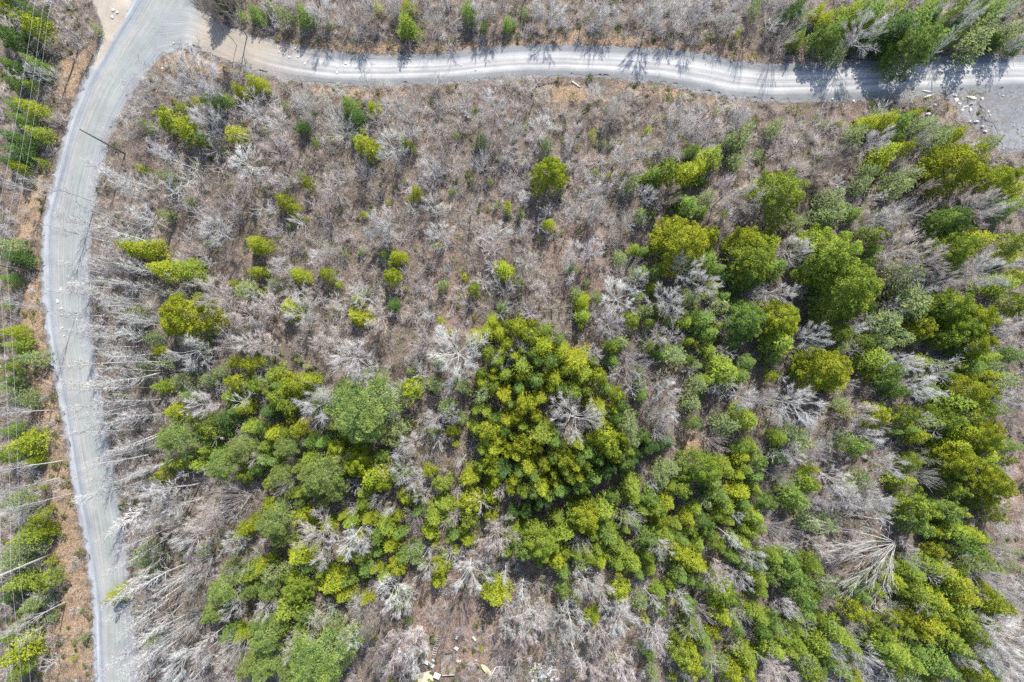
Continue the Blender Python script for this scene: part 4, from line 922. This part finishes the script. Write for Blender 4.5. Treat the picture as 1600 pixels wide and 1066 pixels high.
def seedlings():
    X, Y = scatter(6500); px, py = to_px(X, Y)
    keep = ~on_road(px, py, 4) & ~inside(px, py, GAP) & (nrs.rand(len(X)) < np.where((py > 560) | (px > 1000), .45, .22) + .6 * np.clip((vnoise(X, Y, 6) - .42) * 4, 0, 1) * np.where(py > 560, 1.0, np.where(px > 1000, .8, .35)))
    X, Y = X[keep], Y[keep]; n = len(X); Z = gz(X, Y)
    pal = np.array([(.10, .13, .03), (.13, .15, .055), (.06, .10, .02), (.15, .17, .02)]); tone = pal[nrs.randint(0, 4, n)]
    r = nrs.uniform(.25, .9, n); h = r * nrs.uniform(.9, 1.8, n); m = 44; cs, ax, nm, ln, wd, tt = [], [], [], [], [], []
    for k in range(m):
        u = nrs.rand(n); az = nrs.rand(n) * 6.283; rr = r * (1 - u * .8) * nrs.uniform(.4, 1, n)
        cs.append(np.column_stack([X + np.cos(az) * rr, Y + np.sin(az) * rr, Z + .1 + h * u])); ax.append(np.column_stack([np.cos(az), np.sin(az), nrs.normal(.2, .3, n)]))
        nm.append(np.column_stack([nrs.normal(0, .4, n), nrs.normal(0, .4, n), np.ones(n)])); ln.append(nrs.uniform(.16, .34, n)); wd.append(nrs.uniform(.07, .14, n)); tt.append(tone)
    v, f = diamonds(*[np.concatenate(q) for q in (cs, ax, nm, ln, wd)])
    tag(link("seedlings", mesh_np("seedlings", v, f, M_SEED, tone=np.repeat(np.concatenate(tt), 4, axis=0))), "knee high evergreen seedlings and ferns under the trees", "seedlings", kind="stuff")
seedlings()
# ---------------------------------------------------------------- poles, wires, logs, stones, junk
import bmesh
M_POLE = plain_mat("weathered pole wood", (.19, .155, .125), .3, 3, .8)
M_GREYPOLE = plain_mat("silvered pole wood", (.42, .40, .37), .2, 3, .8)
M_WIRE = plain_mat("aluminium wire", (.55, .55, .56), .05, 2, .45, .3)
M_PORC = plain_mat("porcelain", (.35, .33, .31), .1, 5, .3)
M_LOG = plain_mat("bleached wood", (.44, .39, .33), .3, 5)
M_DARKLOG = plain_mat("dark log", (.07, .058, .05), .3, 4)
M_STONE = plain_mat("pale stone", (.48, .475, .46), .25, 4)
M_YSTONE = plain_mat("yellowish stone", (.58, .54, .40), .2, 3)
M_WHITE = plain_mat("white paint", (.74, .73, .71), .12, 3, .5)
M_PLY = plain_mat("weathered plywood", (.50, .42, .30), .2, 2.5)
M_ALU = plain_mat("ladder aluminium", (.60, .60, .60), .1, 6, .4, .4)
M_BOAT = plain_mat("pale yellow hull", (.60, .58, .30), .1, 3, .4)
M_GREYBOARD = plain_mat("grey board", (.40, .42, .45), .2, 3)
M_DARKWOOD = plain_mat("dark plank", (.13, .10, .085), .3, 4)
def bm_obj(name, bm, mat, parent=None, loc=None, rot=None):
    me = bpy.data.meshes.new(name); bmesh.ops.recalc_face_normals(bm, faces=bm.faces[:]); bm.to_mesh(me); bm.free(); me.materials.append(mat)
    o = link(name, me, parent, loc)
    if rot is not None: o.rotation_euler = rot
    return o
def box(bm, c, s, rz=0.0, bev=.01):
    r = bmesh.ops.create_cube(bm, size=1.0); vs = r['verts']
    for v in vs:
        x, y, z = v.co.x * s[0], v.co.y * s[1], v.co.z * s[2]
        v.co = (c[0] + x * cos(rz) - y * sin(rz), c[1] + x * sin(rz) + y * cos(rz), c[2] + z)
    es = list({e for v in vs for e in v.link_edges})
    bmesh.ops.bevel(bm, geom=es, offset=min(bev, min(s) * .3), segments=1, affect='EDGES')
def tube_obj(name, pts, rad, mat, parent=None, sides=8):
    t = Tubes(); t.path(pts, rad, sides); v = t.verts(); f = t.faces(); k = sides
    me = mesh_np(name, v, f, mat); me.polygons.foreach_set("use_smooth", np.ones(len(f), bool))
    bm = bmesh.new(); bm.from_mesh(me); bmesh.ops.holes_fill(bm, edges=[e for e in bm.edges if e.is_boundary], sides=64); bm.to_mesh(me); bm.free()
    return link(name, me, parent)
POLES = []
for (px, py, hh, mt, lab, zz) in (
        (125, 62, 10.6, M_POLE, "dark utility pole on the brushy island beside the road junction, topmost of the four", (7.1, 8.3, 9.9)),
        (48, 424, 10.6, M_POLE, "brown utility pole rising from rusty grass halfway down the side road", (4.9, 6.4, 8.6)),
        (81, 866, 10.8, M_GREYPOLE, "silvery utility pole rising from straw at the low end of the side road", (6.7, 8.3, 10.0))):
    x, y = at(px, py); e = bpy.data.objects.new("utility_pole", None); C.objects.link(e); e.location = (x, y, 0)
    tag(e, lab, "utility pole", "utility poles along the side road")
    tube_obj("pole_shaft", [(0, 0, -.4), (0, 0, 4), (0, 0, 8), (0, 0, hh)], [.17, .15, .125, .11], mt, e, 10)
    for z in zz:
        bm = bmesh.new(); box(bm, (.13, 0, z), (.12, .07, .10)); bm_obj("wire_bracket", bm, M_DARKLOG, e)
        t = tube_obj("insulator", [(.19, 0, z - .05), (.19, 0, z + .02), (.19, 0, z + .10)], [.05, .07, .03], M_PORC, e, 8)
    POLES.append((x, y, zz))
x, y = at(196, 241); e = bpy.data.objects.new("utility_pole", None); C.objects.link(e); e.location = (x, y, 0)
tag(e, "dark bare pole on the wooded, right-hand side of the side road, tip over the gravel", "utility pole", "utility poles along the side road")
tube_obj("pole_shaft", [(0, 0, -.4), (0, 0, 4), (0, 0, 8), (0, 0, 10.6)], [.13, .12, .10, .09], M_POLE, e, 10)
tube_obj("pole_cap", [(0, 0, 10.58), (0, 0, 10.62), (0, 0, 10.66)], [.10, .10, .06], M_DARKLOG, e, 10)
for k, lab in enumerate(("lowest thin wire strung between the utility poles, nearest the side road", "middle thin wire of the three strung between the utility poles",
                         "highest thin wire strung between the utility poles, farthest from the side road")):
    P = [np.array((p[0] + .19, p[1], p[2][k] + .1)) for p in POLES]
    P = [P[0] + (P[0] - P[1]) * np.array((1, 1, 0)) + (0, 0, .2)] + P + [P[-1] + (P[-1] - P[-2]) * np.array((1.0, 1, 0))]
    pts = []
    for a, b in zip(P[:-1], P[1:]):
        for u in np.linspace(0, 1, 14)[:-1]:
            q = a * (1 - u) + b * u; q[2] -= 4 * .55 * u * (1 - u); pts.append(q)
    pts.append(P[-1])
    tag(tube_obj("power_wire", pts, [.011] * len(pts), M_WIRE, sides=5), lab, "wire", "wires on the utility poles")
# logs and fallen trunks
def log(x0, y0, x1, y1, r, mat, lab, taper=.5, snags=0):
    a = np.array((*at(x0, y0), 0)); b = np.array((*at(x1, y1), 0)); n = 8
    lr = np.random.RandomState(int(x0 * 7 + y0)); pts = []
    for u in np.linspace(0, 1, n):
        q = a * (1 - u) + b * u; q[:2] += lr.normal(0, .05, 2); q[2] = float(gz(q[0], q[1])) + r * .8 + (.5 if snags else 0); pts.append(q)
    o = bpy.data.objects.new("fallen_log", None); C.objects.link(o); o.location = pts[0]
    P = [p - pts[0] for p in pts]
    tube_obj("trunk", P, np.linspace(r, r * taper, n), mat, o, 9)
    if snags:
        t = Tubes(); d = P[-1] / np.linalg.norm(P[-1])
        for k in range(snags):
            u = lr.uniform(.25, 1); q = P[-1] * u; s = np.cross(d, (0, 0, 1)) * lr.choice((-1, 1)); e = d * .8 + s * lr.uniform(.4, 1) + (0, 0, lr.uniform(0, .6)); L = lr.uniform(.7, 2.0)
            t.path([q, q + e * L * .5 + lr.normal(0, .08, 3), q + e * L + lr.normal(0, .15, 3)], [r * .4, r * .25, r * .08], 4)
        link("branches", mesh_np("branches", t.verts(), t.faces(), mat), o)
    tag(o, lab, "log", "fallen trunks and logs")
log(839, 136, 872, 126, .16, M_DARKLOG, "dark straight log lying in straw just below the upper road", .8)
log(893, 127, 906, 137, .14, M_GREYPOLE, "short slanting grey log lying below the upper road, beside the dark one", .8)
log(762, 373, 800, 352, .07, M_LOG, "pale dead stem with side branches lying in brush beside the tall lone lime spruce", .4, 9)
log(1362, 946, 1413, 980, .09, M_LOG, "long bleached trunk lying beside the pale plume-like tree", .6, 5)
log(1098, 508, 1138, 528, .10, M_LOG, "bleached trunk lying in brush at the foot of the dark lobed spruce", .5, 5)
log(1105, 868, 1140, 885, .10, M_LOG, "grey trunk lying in the thicket above the bottom right corner woods", .5, 6)
log(1385, 282, 1440, 250, .09, M_LOG, "pale slanting dead trunk below the lime row beside the gravel lot", .4, 8)
log(1262, 1012, 1190, 975, .09, M_LOG, "thin pale trunk fallen among the spruces near the bottom edge", .5, 5)
log(596, 1000, 630, 965, .09, M_LOG, "crooked pale trunk fallen left of the junk and the ladder", .5, 8)
log(955, 1000, 975, 1062, .07, M_LOG, "bent white stem fallen right of the scrap heap", .4, 6)
log(1385, 812, 1310, 800, .08, M_LOG, "dead stem fallen above the white fan-shaped tree", .5, 6)
# stones
def stone_mesh(seed, sx, sy, sz):
    bm = bmesh.new(); bmesh.ops.create_icosphere(bm, subdivisions=2, radius=1.0); lr = np.random.RandomState(seed)
    ph = lr.rand(6) * 6.28
    for v in bm.verts:
        c = v.co; k = 1 + .18 * sin(2.3 * c.x + ph[0]) + .15 * sin(2.9 * c.y + ph[1]) + .12 * sin(4 * c.z + 3 * c.x + ph[2]) + .08 * sin(6 * c.y + 4 * c.x + ph[3])
        v.co = Vector((c.x * sx * k, c.y * sy * k, max(-.25, c.z) * sz * (.9 + .1 * k)))
    return bm
STONES = [(95, 453, 3), (91, 471, 4), (97, 482, 3), (97, 492, 2.5), (99, 512, 2.5), (101, 525, 2), (177, 17, 4), (184, 20, 3), (176, 28, 4), (254, 107, 2.5), (272, 68, 2.5),
          (362, 36, 2.5), (378, 42, 2), (436, 82, 2.5), (452, 90, 3), (462, 76, 2.5), (477, 100, 3.5), (466, 90, 2.5), (527, 105, 3), (527, 114, 3), (540, 100, 3), (721, 103, 2.5), (743, 110, 2.5), (640, 92, 2.5),
          (1300, 155, 2.5), (1334, 158, 3)]
for k, (px, py, r) in enumerate(STONES):
    x, y = at(px, py); s = r / 10.67 * .62
    o = bm_obj("stone", stone_mesh(k, s * rng.uniform(.8, 1.25), s, s * .6), M_STONE, loc=(x, y, float(gz(x, y)) + .06 + (.10 if on_road(np.array([px]), np.array([py]))[0] else 0)), rot=(0, 0, rng.uniform(0, 6)))
    for p in o.data.polygons: p.use_smooth = False
    tag(o, cat="stone", group="loose pale stones on and beside the gravel"); LIST.append((o, px, py, r * 4, 'S', "stone"))
SLABS = [(1448, 143.5, 10, 1.8, 0), (1449, 151, 6, 3, 0), (1517, 152, 9, 3, 1), (1426, 144, 3, 1.2, 0), (1492, 149, 5, 1.8, 0), (1494, 157, 5, 4, 0), (1499, 163, 4, 2.6, 0), (1509, 167, 6, 1.8, 0), (1503, 173, 4, 3.2, 0), (1516, 172, 3, 3.6, 0),
         (1534, 155, 2.4, 3.4, 0), (1525, 190, 5, 1.8, 0), (1515, 190, 2.2, 2.2, 0), (1544, 175, 2, 3, 0), (1535, 198, 3.2, 1.8, 0), (1540, 206, 3.4, 2.2, 0), (1547, 181, 1.8, 1.8, 0), (1450, 178, 5, 2.4, 0), (1461, 164, 3, 2, 0), (1519, 162, 4, 1.4, 0)]
for k, (px, py, a, b, yel) in enumerate(SLABS):
    x, y = at(px, py)
    o = bm_obj("rock_slab", stone_mesh(60 + k, a / 10.67 * .8, b / 10.67 * .8, .14), M_YSTONE if yel else M_STONE, loc=(x, y, .07), rot=(0, 0, rng.uniform(-.35, .35)))
    tag(o, cat="rock", group="flat pale rocks at the gravel lot")
    if yel: o["label"] = "cream oval flat rock at the upper edge of the gravel lot"
    else: LIST.append((o, px, py, a * 3, 'R', "rock"))
# junk left at the bottom of the wood
def along(px0, py0, px1, py1):
    a = at(px0, py0); b = at(px1, py1); return a, b, math.hypot(b[0] - a[0], b[1] - a[1]), math.atan2(b[1] - a[1], b[0] - a[0])
def junk_z(x, y): return float(gz(x, y))
def ladder(p, lab):
    a, b, L, rz = along(*p); o = bpy.data.objects.new("ladder", None); C.objects.link(o); o.location = (*a, junk_z(*a) + .25); o.rotation_euler = (0, -.06, rz)
    for s in (-.26, .26):
        bm = bmesh.new(); box(bm, (L / 2, s, 0), (L, .05, .09)); bm_obj("rail", bm, M_ALU, o)
    n = int(L / .3)
    for k in range(n): tube_obj("rung", [((k + .5) * L / n, -.24, 0), ((k + .5) * L / n, 0, 0), ((k + .5) * L / n, .24, 0)], [.026] * 3, M_ALU, o, 6)
    tag(o, lab, "ladder", "ladder sections on the litter")
ladder((677, 1026, 682, 1008), "lower grey metal ladder section lying on red-brown litter by the plywood sheet")
ladder((684, 1008, 687, 991), "upper grey metal ladder section lying on red-brown litter above the other section")
def slab(name, px, py, l, w, t, rz, mat, lab, cat, z=.15, tilt=0.0, legs=False):
    x, y = at(px, py); o = bpy.data.objects.new(name, None); C.objects.link(o); o.location = (x, y, junk_z(x, y)); o.rotation_euler = (0, tilt, rz)
    bm = bmesh.new(); box(bm, (0, 0, z), (l, w, t)); bm_obj("panel", bm, mat, o)
    bm = bmesh.new()
    for s in (-.35, .35): box(bm, (s * l, 0, z / 2 - t / 4), (.07, w * .9, max(.04, z - t / 2)))
    bm_obj("bearers", bm, M_DARKWOOD, o)
    tag(o, lab, cat, "boards and junk at the bottom of the wood")
slab("plywood_sheet", 664, 1058, 2.2, 1.5, .03, .25, M_PLY, "large tan weathered plywood sheet lying below the ladder at the bottom edge", "board", .22)
slab("white_box_lid", 683, 1054, .9, .75, .18, -.4, M_WHITE, "thick white slab lying on the corner of the tan plywood sheet", "board", .34)
slab("grey_board", 671, 1035, 1.6, .55, .03, -.55, M_GREYBOARD, "long pale blue-grey board just above the tan plywood sheet", "board", .3, .05)
slab("white_board", 624, 1015, .75, .4, .03, 1.9, M_WHITE, "small white board lying left of the ladder under the bare tree", "board", .2)
slab("white_board", 713, 1012, .6, .45, .04, -.6, M_WHITE, "small white board beside the dark planked frame", "board", .3)
slab("white_board", 714, 996, .5, .35, .04, 1.2, M_WHITE, "small white scrap board above the dark planked frame", "board", .25)
slab("white_board", 741, 997, .8, .28, .04, -.9, M_WHITE, "narrow white board leaning on a stem between the planked frame and the kayak", "board", .35, .2)
slab("white_board", 796, 1058, .5, .3, .03, .4, M_PLY, "small tan board right of the pipe frame by the kayak", "board", .15)
# low planked frame
x, y = at(700, 1034); o = bpy.data.objects.new("planked_frame", None); C.objects.link(o); o.location = (x, y, junk_z(x, y)); o.rotation_euler = (0, 0, .06)
bm = bmesh.new(); box(bm, (0, 0, .28), (1.75, 3.2, .05)); bm_obj("deck", bm, plain_mat("deck boards", (.20, .158, .13), .4, 2), o)
for nm, c, s in (("side_board", (-.9, 0, .4), (.05, 3.3, .3)), ("side_board", (.9, 0, .4), (.05, 3.3, .3)), ("end_board", (0, 1.63, .55), (1.74, .06, .6)), ("end_board", (0, -1.63, .4), (1.74, .06, .3))):
    bm = bmesh.new(); box(bm, c, s); bm_obj(nm, bm, M_DARKWOOD if nm == "end_board" and s[2] > .5 else M_LOG, o)
bm = bmesh.new(); [box(bm, (0, yy, .12), (1.7, .1, .25)) for yy in (-1.3, 0, 1.3)]; bm_obj("bearers", bm, M_DARKWOOD, o)
tag(o, "low planked wooden frame with a dark end board, lying right of the ladder", "frame", "boards and junk at the bottom of the wood")
# kayak
a, b, L, rz = along(752, 1037, 769, 1055); o = bpy.data.objects.new("kayak", None); C.objects.link(o); o.location = (*a, junk_z(*a) + .06); o.rotation_euler = (0, 0, rz)
bm = bmesh.new(); n = 13; rings = []
for k in range(n):
    u = k / (n - 1.0); w = .36 * (sin(pi * min(1, max(0, u)) ** .85) ** .7 if 0 < u < 1 else 0) + .012
    rings.append([bm.verts.new((u * L, w * cos(t), .16 + .16 * sin(t) * (1 if sin(t) < 0 else .75) * (.35 + .65 * w / .36) + .10 * (2 * u - 1) ** 4)) for t in np.linspace(0, 2 * pi, 15)[:-1]])
for k in range(n - 1):
    for j in range(14): bm.faces.new((rings[k][j], rings[k][(j + 1) % 14], rings[k + 1][(j + 1) % 14], rings[k + 1][j]))
bm.faces.new(rings[0]); bm.faces.new(rings[-1][::-1])
h = bm_obj("hull", bm, M_BOAT, o); h.data.polygons.foreach_set("use_smooth", np.ones(len(h.data.polygons), bool))
tube_obj("keel_strip", [(L * u, 0, .275 + .12 * (2 * u - 1) ** 4) for u in np.linspace(.06, .94, 9)], [.02] * 9, M_DARKWOOD, o, 5)
tag(o, "pale yellow pointed kayak lying in litter near the bottom edge", "kayak")
# pipe frame
x, y = at(785, 1041); o = bpy.data.objects.new("pipe_frame", None); C.objects.link(o); o.location = (x, y, junk_z(x, y) + .35)
p1 = at(775, 1041); p2 = at(796, 1041); p3 = at(761, 1066); p4 = at(795, 1056)
def rel(p, z): return np.array((p[0] - x, p[1] - y, z))
for a, b in ((rel(p1, 0), rel(p2, .05)), (rel(p1, 0), rel(p3, -.1)), (rel(p2, .05), rel(p4, -.2))):
    tube_obj("pipe", [a, (a + b) / 2, b], [.055] * 3, M_WHITE, o, 7)
for p in (p1, p2): tube_obj("post", [rel(p, -.6), rel(p, -.2), rel(p, .06)], [.045] * 3, M_GREYPOLE, o, 7)
tag(o, "open frame of white pipes standing right of the yellow kayak", "frame", "boards and junk at the bottom of the wood")
# scrap heap: every piece a thing
lr = np.random.RandomState(8)
for k in range(64):
    px = 849 + lr.normal(0, 11); py = 1051 + lr.normal(0, 8); x, y = at(px, py); s = lr.uniform(.18, .62)
    bm = bmesh.new()
    if k % 3 == 0: bm.free(); bm = stone_mesh(300 + k, s * .6, s * .45, s * .45); c = lr.choice(3)
    else: box(bm, (0, 0, 0), (s, s * lr.uniform(.35, .9), lr.uniform(.05, .22)))
    o = bm_obj("scrap_piece", bm, (M_WHITE, M_WHITE, M_GREYBOARD, M_STONE)[lr.randint(4)], loc=(x, y, junk_z(x, y) + .1 + max(0, .45 - .03 * math.hypot(px - 849, py - 1051)) * lr.rand()), rot=(lr.normal(0, .35), lr.normal(0, .35), lr.rand() * 6))
    tag(o, "pale broken scrap piece in the heap at the bottom of the wood", "scrap", "pale scrap pieces in the heap")
for k, (px, py) in enumerate(((830, 1042), (832, 1046))):
    slab("stacked_plank", px, py, 1.0, .22, .06, -.45, M_YSTONE, ("upper" if k == 0 else "lower") + " of two cream planks lying at the top left of the scrap heap", "plank", .15 + .0 * k)
for k in range(18):          # odd bits lying about
    px = lr.uniform(600, 830); py = lr.uniform(985, 1064); x, y = at(px, py); s = lr.uniform(.15, .42); bm = bmesh.new(); box(bm, (0, 0, 0), (s, s * lr.uniform(.4, .9), lr.uniform(.04, .14)))
    o = bm_obj("loose_scrap", bm, (M_WHITE, M_PLY, M_STONE)[lr.randint(3)], loc=(x, y, junk_z(x, y) + .12), rot=(lr.normal(0, .2), lr.normal(0, .2), lr.rand() * 6))
    tag(o, "small pale scrap lying loose on the litter around the planked frame and ladder", "scrap", "loose scraps scattered on the litter")
def pebbles():
    """small loose stones thrown to the edges of the gravel"""
    X, Y = scatter(60000); px, py = to_px(X, Y)
    d = np.full(len(X), 1e9)
    for p in (SIDE, UPPER, LOT, TURNOUT): d = np.minimum(d, poly_dist(px, py, p + [p[0]]))
    keep = nrs.rand(len(X)) < np.where(inside(px, py, STONY) | inside(px, py, LOT), .5, np.where(d < 6, .16, 0))
    X, Y, px, py = X[keep], Y[keep], px[keep], py[keep]; n = len(X)
    z = np.where(inside(px, py, LOT), .05, np.where(on_road(px, py), .03, gz(X, Y)))
    bm = bmesh.new(); bmesh.ops.create_icosphere(bm, subdivisions=1, radius=1.0); bv = np.array([v.co[:] for v in bm.verts]); bf = np.array([[v.index for v in f.verts] for f in bm.faces]); bm.free()
    r = nrs.uniform(.03, .10, n) * nrs.uniform(.6, 1.6, n)
    V = (bv[None] * nrs.uniform(.7, 1.25, (n, len(bv), 1)) * (r[:, None, None] * np.array((1.2, 1.0, .6)))) + np.stack([X, Y, z + r * .2], -1)[:, None, :]
    F = (bf[None] + np.arange(n)[:, None, None] * len(bv)).reshape(-1, 3)
    t = nrs.uniform(.18, .42, (n, 1)) * np.array([(1, .99, .97)])
    tag(link("gravel_stones", mesh_np("gravel_stones", V.reshape(-1, 3), F, M_BRUSH, tone=np.repeat(t, len(bv), axis=0))), "loose small stones along the edges of the gravel", "gravel", kind="stuff")
pebbles()
# ---------------------------------------------------------------- labels: look, then nearest landmark of the wood
CUSTOM = [(282, 495, "round lime spruce with a dense dome, standing alone beside the side road"), (213, 386, "oval lime spruce, left one of a touching pair near the side road"),
 (260, 182, "bright lime spruce just below the road junction"), (859, 267, "tall lone lime spruce of ragged outline in the brushy clearing"),
 (1070, 376, "biggest yellow domed spruce, right of the brushy clearing"), (1224, 297, "dark clumpy spruce standing alone below the bend of the upper road"),
 (1313, 394, "biggest spruce of the wood, upper half of the twin crown"), (1330, 446, "lower half of the biggest twin-crowned spruce"),
 (1506, 252, "broad yellow-green spruce just below the gravel lot"), (1345, 51, "brown-grey starburst of a bare tree framed by dark spruces above the road"),
 (642, 608, "small round lime fir standing clear right of the feathery pine"), (566, 637, "largest pale feathery pine, in the middle left of the wood"),
 (545, 563, "bright white starburst of a bare tree just above the feathery pine"), (891, 654, "grey bare tree ringed by the dense lime spruce grove"),
 (1457, 559, "crooked white-limbed tree sprawling over the dark spruces"), (1355, 861, "huge white fan-shaped bare tree, the widest in the wood"),
 (773, 932, "round lime spruce alone above the junk and the kayak"), (176, 936, "lime spruce leaning out over the gravel of the side road"),
 (274, 684, "wide sage-green pine nearest the side road"), (430, 815, "large pale pine, upper one of a pair"), (496, 1030, "broad spreading pale pine at the bottom edge"),
 (616, 926, "forked white bare tree above the junk"), (633, 32, "bright upright fir above the upper road"), (1393, 946, "pale plume-like grey tree leaning among spruces"),
 (711, 959, "brown spreading bare tree directly above the ladder and planked frame"), (1297, 577, "domed yellow spruce below the right-hand twin spruce"),
 (1168, 499, "dark lobed spruce on the sunless side of the yellow one"), (1451, 977, "orange-tipped spruce among the low right spruces"),
 (501, 744, "large sage pine in the middle of the left thicket")]
used = set()
for cx, cy, lab in CUSTOM:
    best = min((e for e in LIST if e[5] not in ("stone", "rock") and e[0].name not in used and (("pine" in lab) == (e[5] == "pine") or "above the feathery" in lab or "right of the feathery" in lab)
                and (("bare" in lab or "white" in lab or "grey tree" in lab) == (e[5] in ("bare tree", "bush")))), key=lambda e: math.hypot(e[1] - cx, e[2] - cy) - e[3] * .4)
    best[0]["label"] = lab; used.add(best[0].name)
LM = {}
def size_word(r, cat):
    a = {"sapling": (5.5, 7.5), "bare tree": (17, 25), "bush": (15.5, 17.5), "pine": (18, 26), "fir": (12, 16), "stone": (11, 14), "rock": (10, 15)}.get(cat, (13, 19))
    return "small" if r < a[0] else ("mid-sized" if r < a[1] else "large")
def where(dx, dy):
    if abs(dx) < 4 and abs(dy) < 4: return "at"
    k = int(round(math.degrees(math.atan2(-dy, dx)) / 45.0)) % 8
    return ("right of", "upper right of", "above", "upper left of", "left of", "lower left of", "below", "lower right of")[k]
WORD = {"spruce": "spruce", "fir": "fir", "pine": "pine", "sapling": "sapling", "bare tree": "bare tree", "slim tree": "slim tree", "bush": "leafless bush", "stone": "pale stone", "rock": "flat pale rock"}
groups = {}
for (o, x, y, r, t, cat) in LIST:
    if "label" in o.keys(): continue
    c = sorted(((math.hypot(x - lx, y - ly), nm, lx, ly) for nm, lx, ly in LANDMARKS))
    d, nm, lx, ly = c[0] if c[0][0] > 5 else c[1]
    col = COLB[t] + " " if cat in ("bare tree", "bush", "slim tree") else "" if cat in ("stone", "rock") else COLW[t] + " "
    key = f"{size_word(r, cat)} {col}{WORD[cat]} {where(x - lx, y - ly)} {nm}"
    groups.setdefault(key, []).append((d, o))
ORD = ["nearest", "second nearest", "third nearest", "fourth nearest", "fifth nearest", "sixth nearest", "seventh nearest", "eighth nearest", "ninth nearest", "tenth nearest"]
worst = 0
for key, g in groups.items():
    g.sort(key=lambda q: q[0])
    for k, (d, o) in enumerate(g):
        if len(g) > 1 and len(key.split()) > 14: key = key.replace(" leafless ", " ").replace("pinkish tan", "tan")
        o["label"] = key if len(g) == 1 else ORD[min(k, 9)] + " " + key
        worst = max(worst, len(o["label"].split()))
for (o, *_r) in LIST:
    w = o["label"].split()
    if len(w) > 16: o["label"] = " ".join(x for x in w if x not in ("mid-sized", "the")[:1]); print("shortened", o["label"])
_all = [o["label"] for o in C.objects if "label" in o.keys() and o.get("kind") is None]
print("shared labels:", sorted({l for l in _all if _all.count(l) > 1})[:12], "longest", max(len(l.split()) for l in _all))
print("labels", sum(map(len, groups.values())), "longest", worst, "most alike", max(map(len, groups.values())))
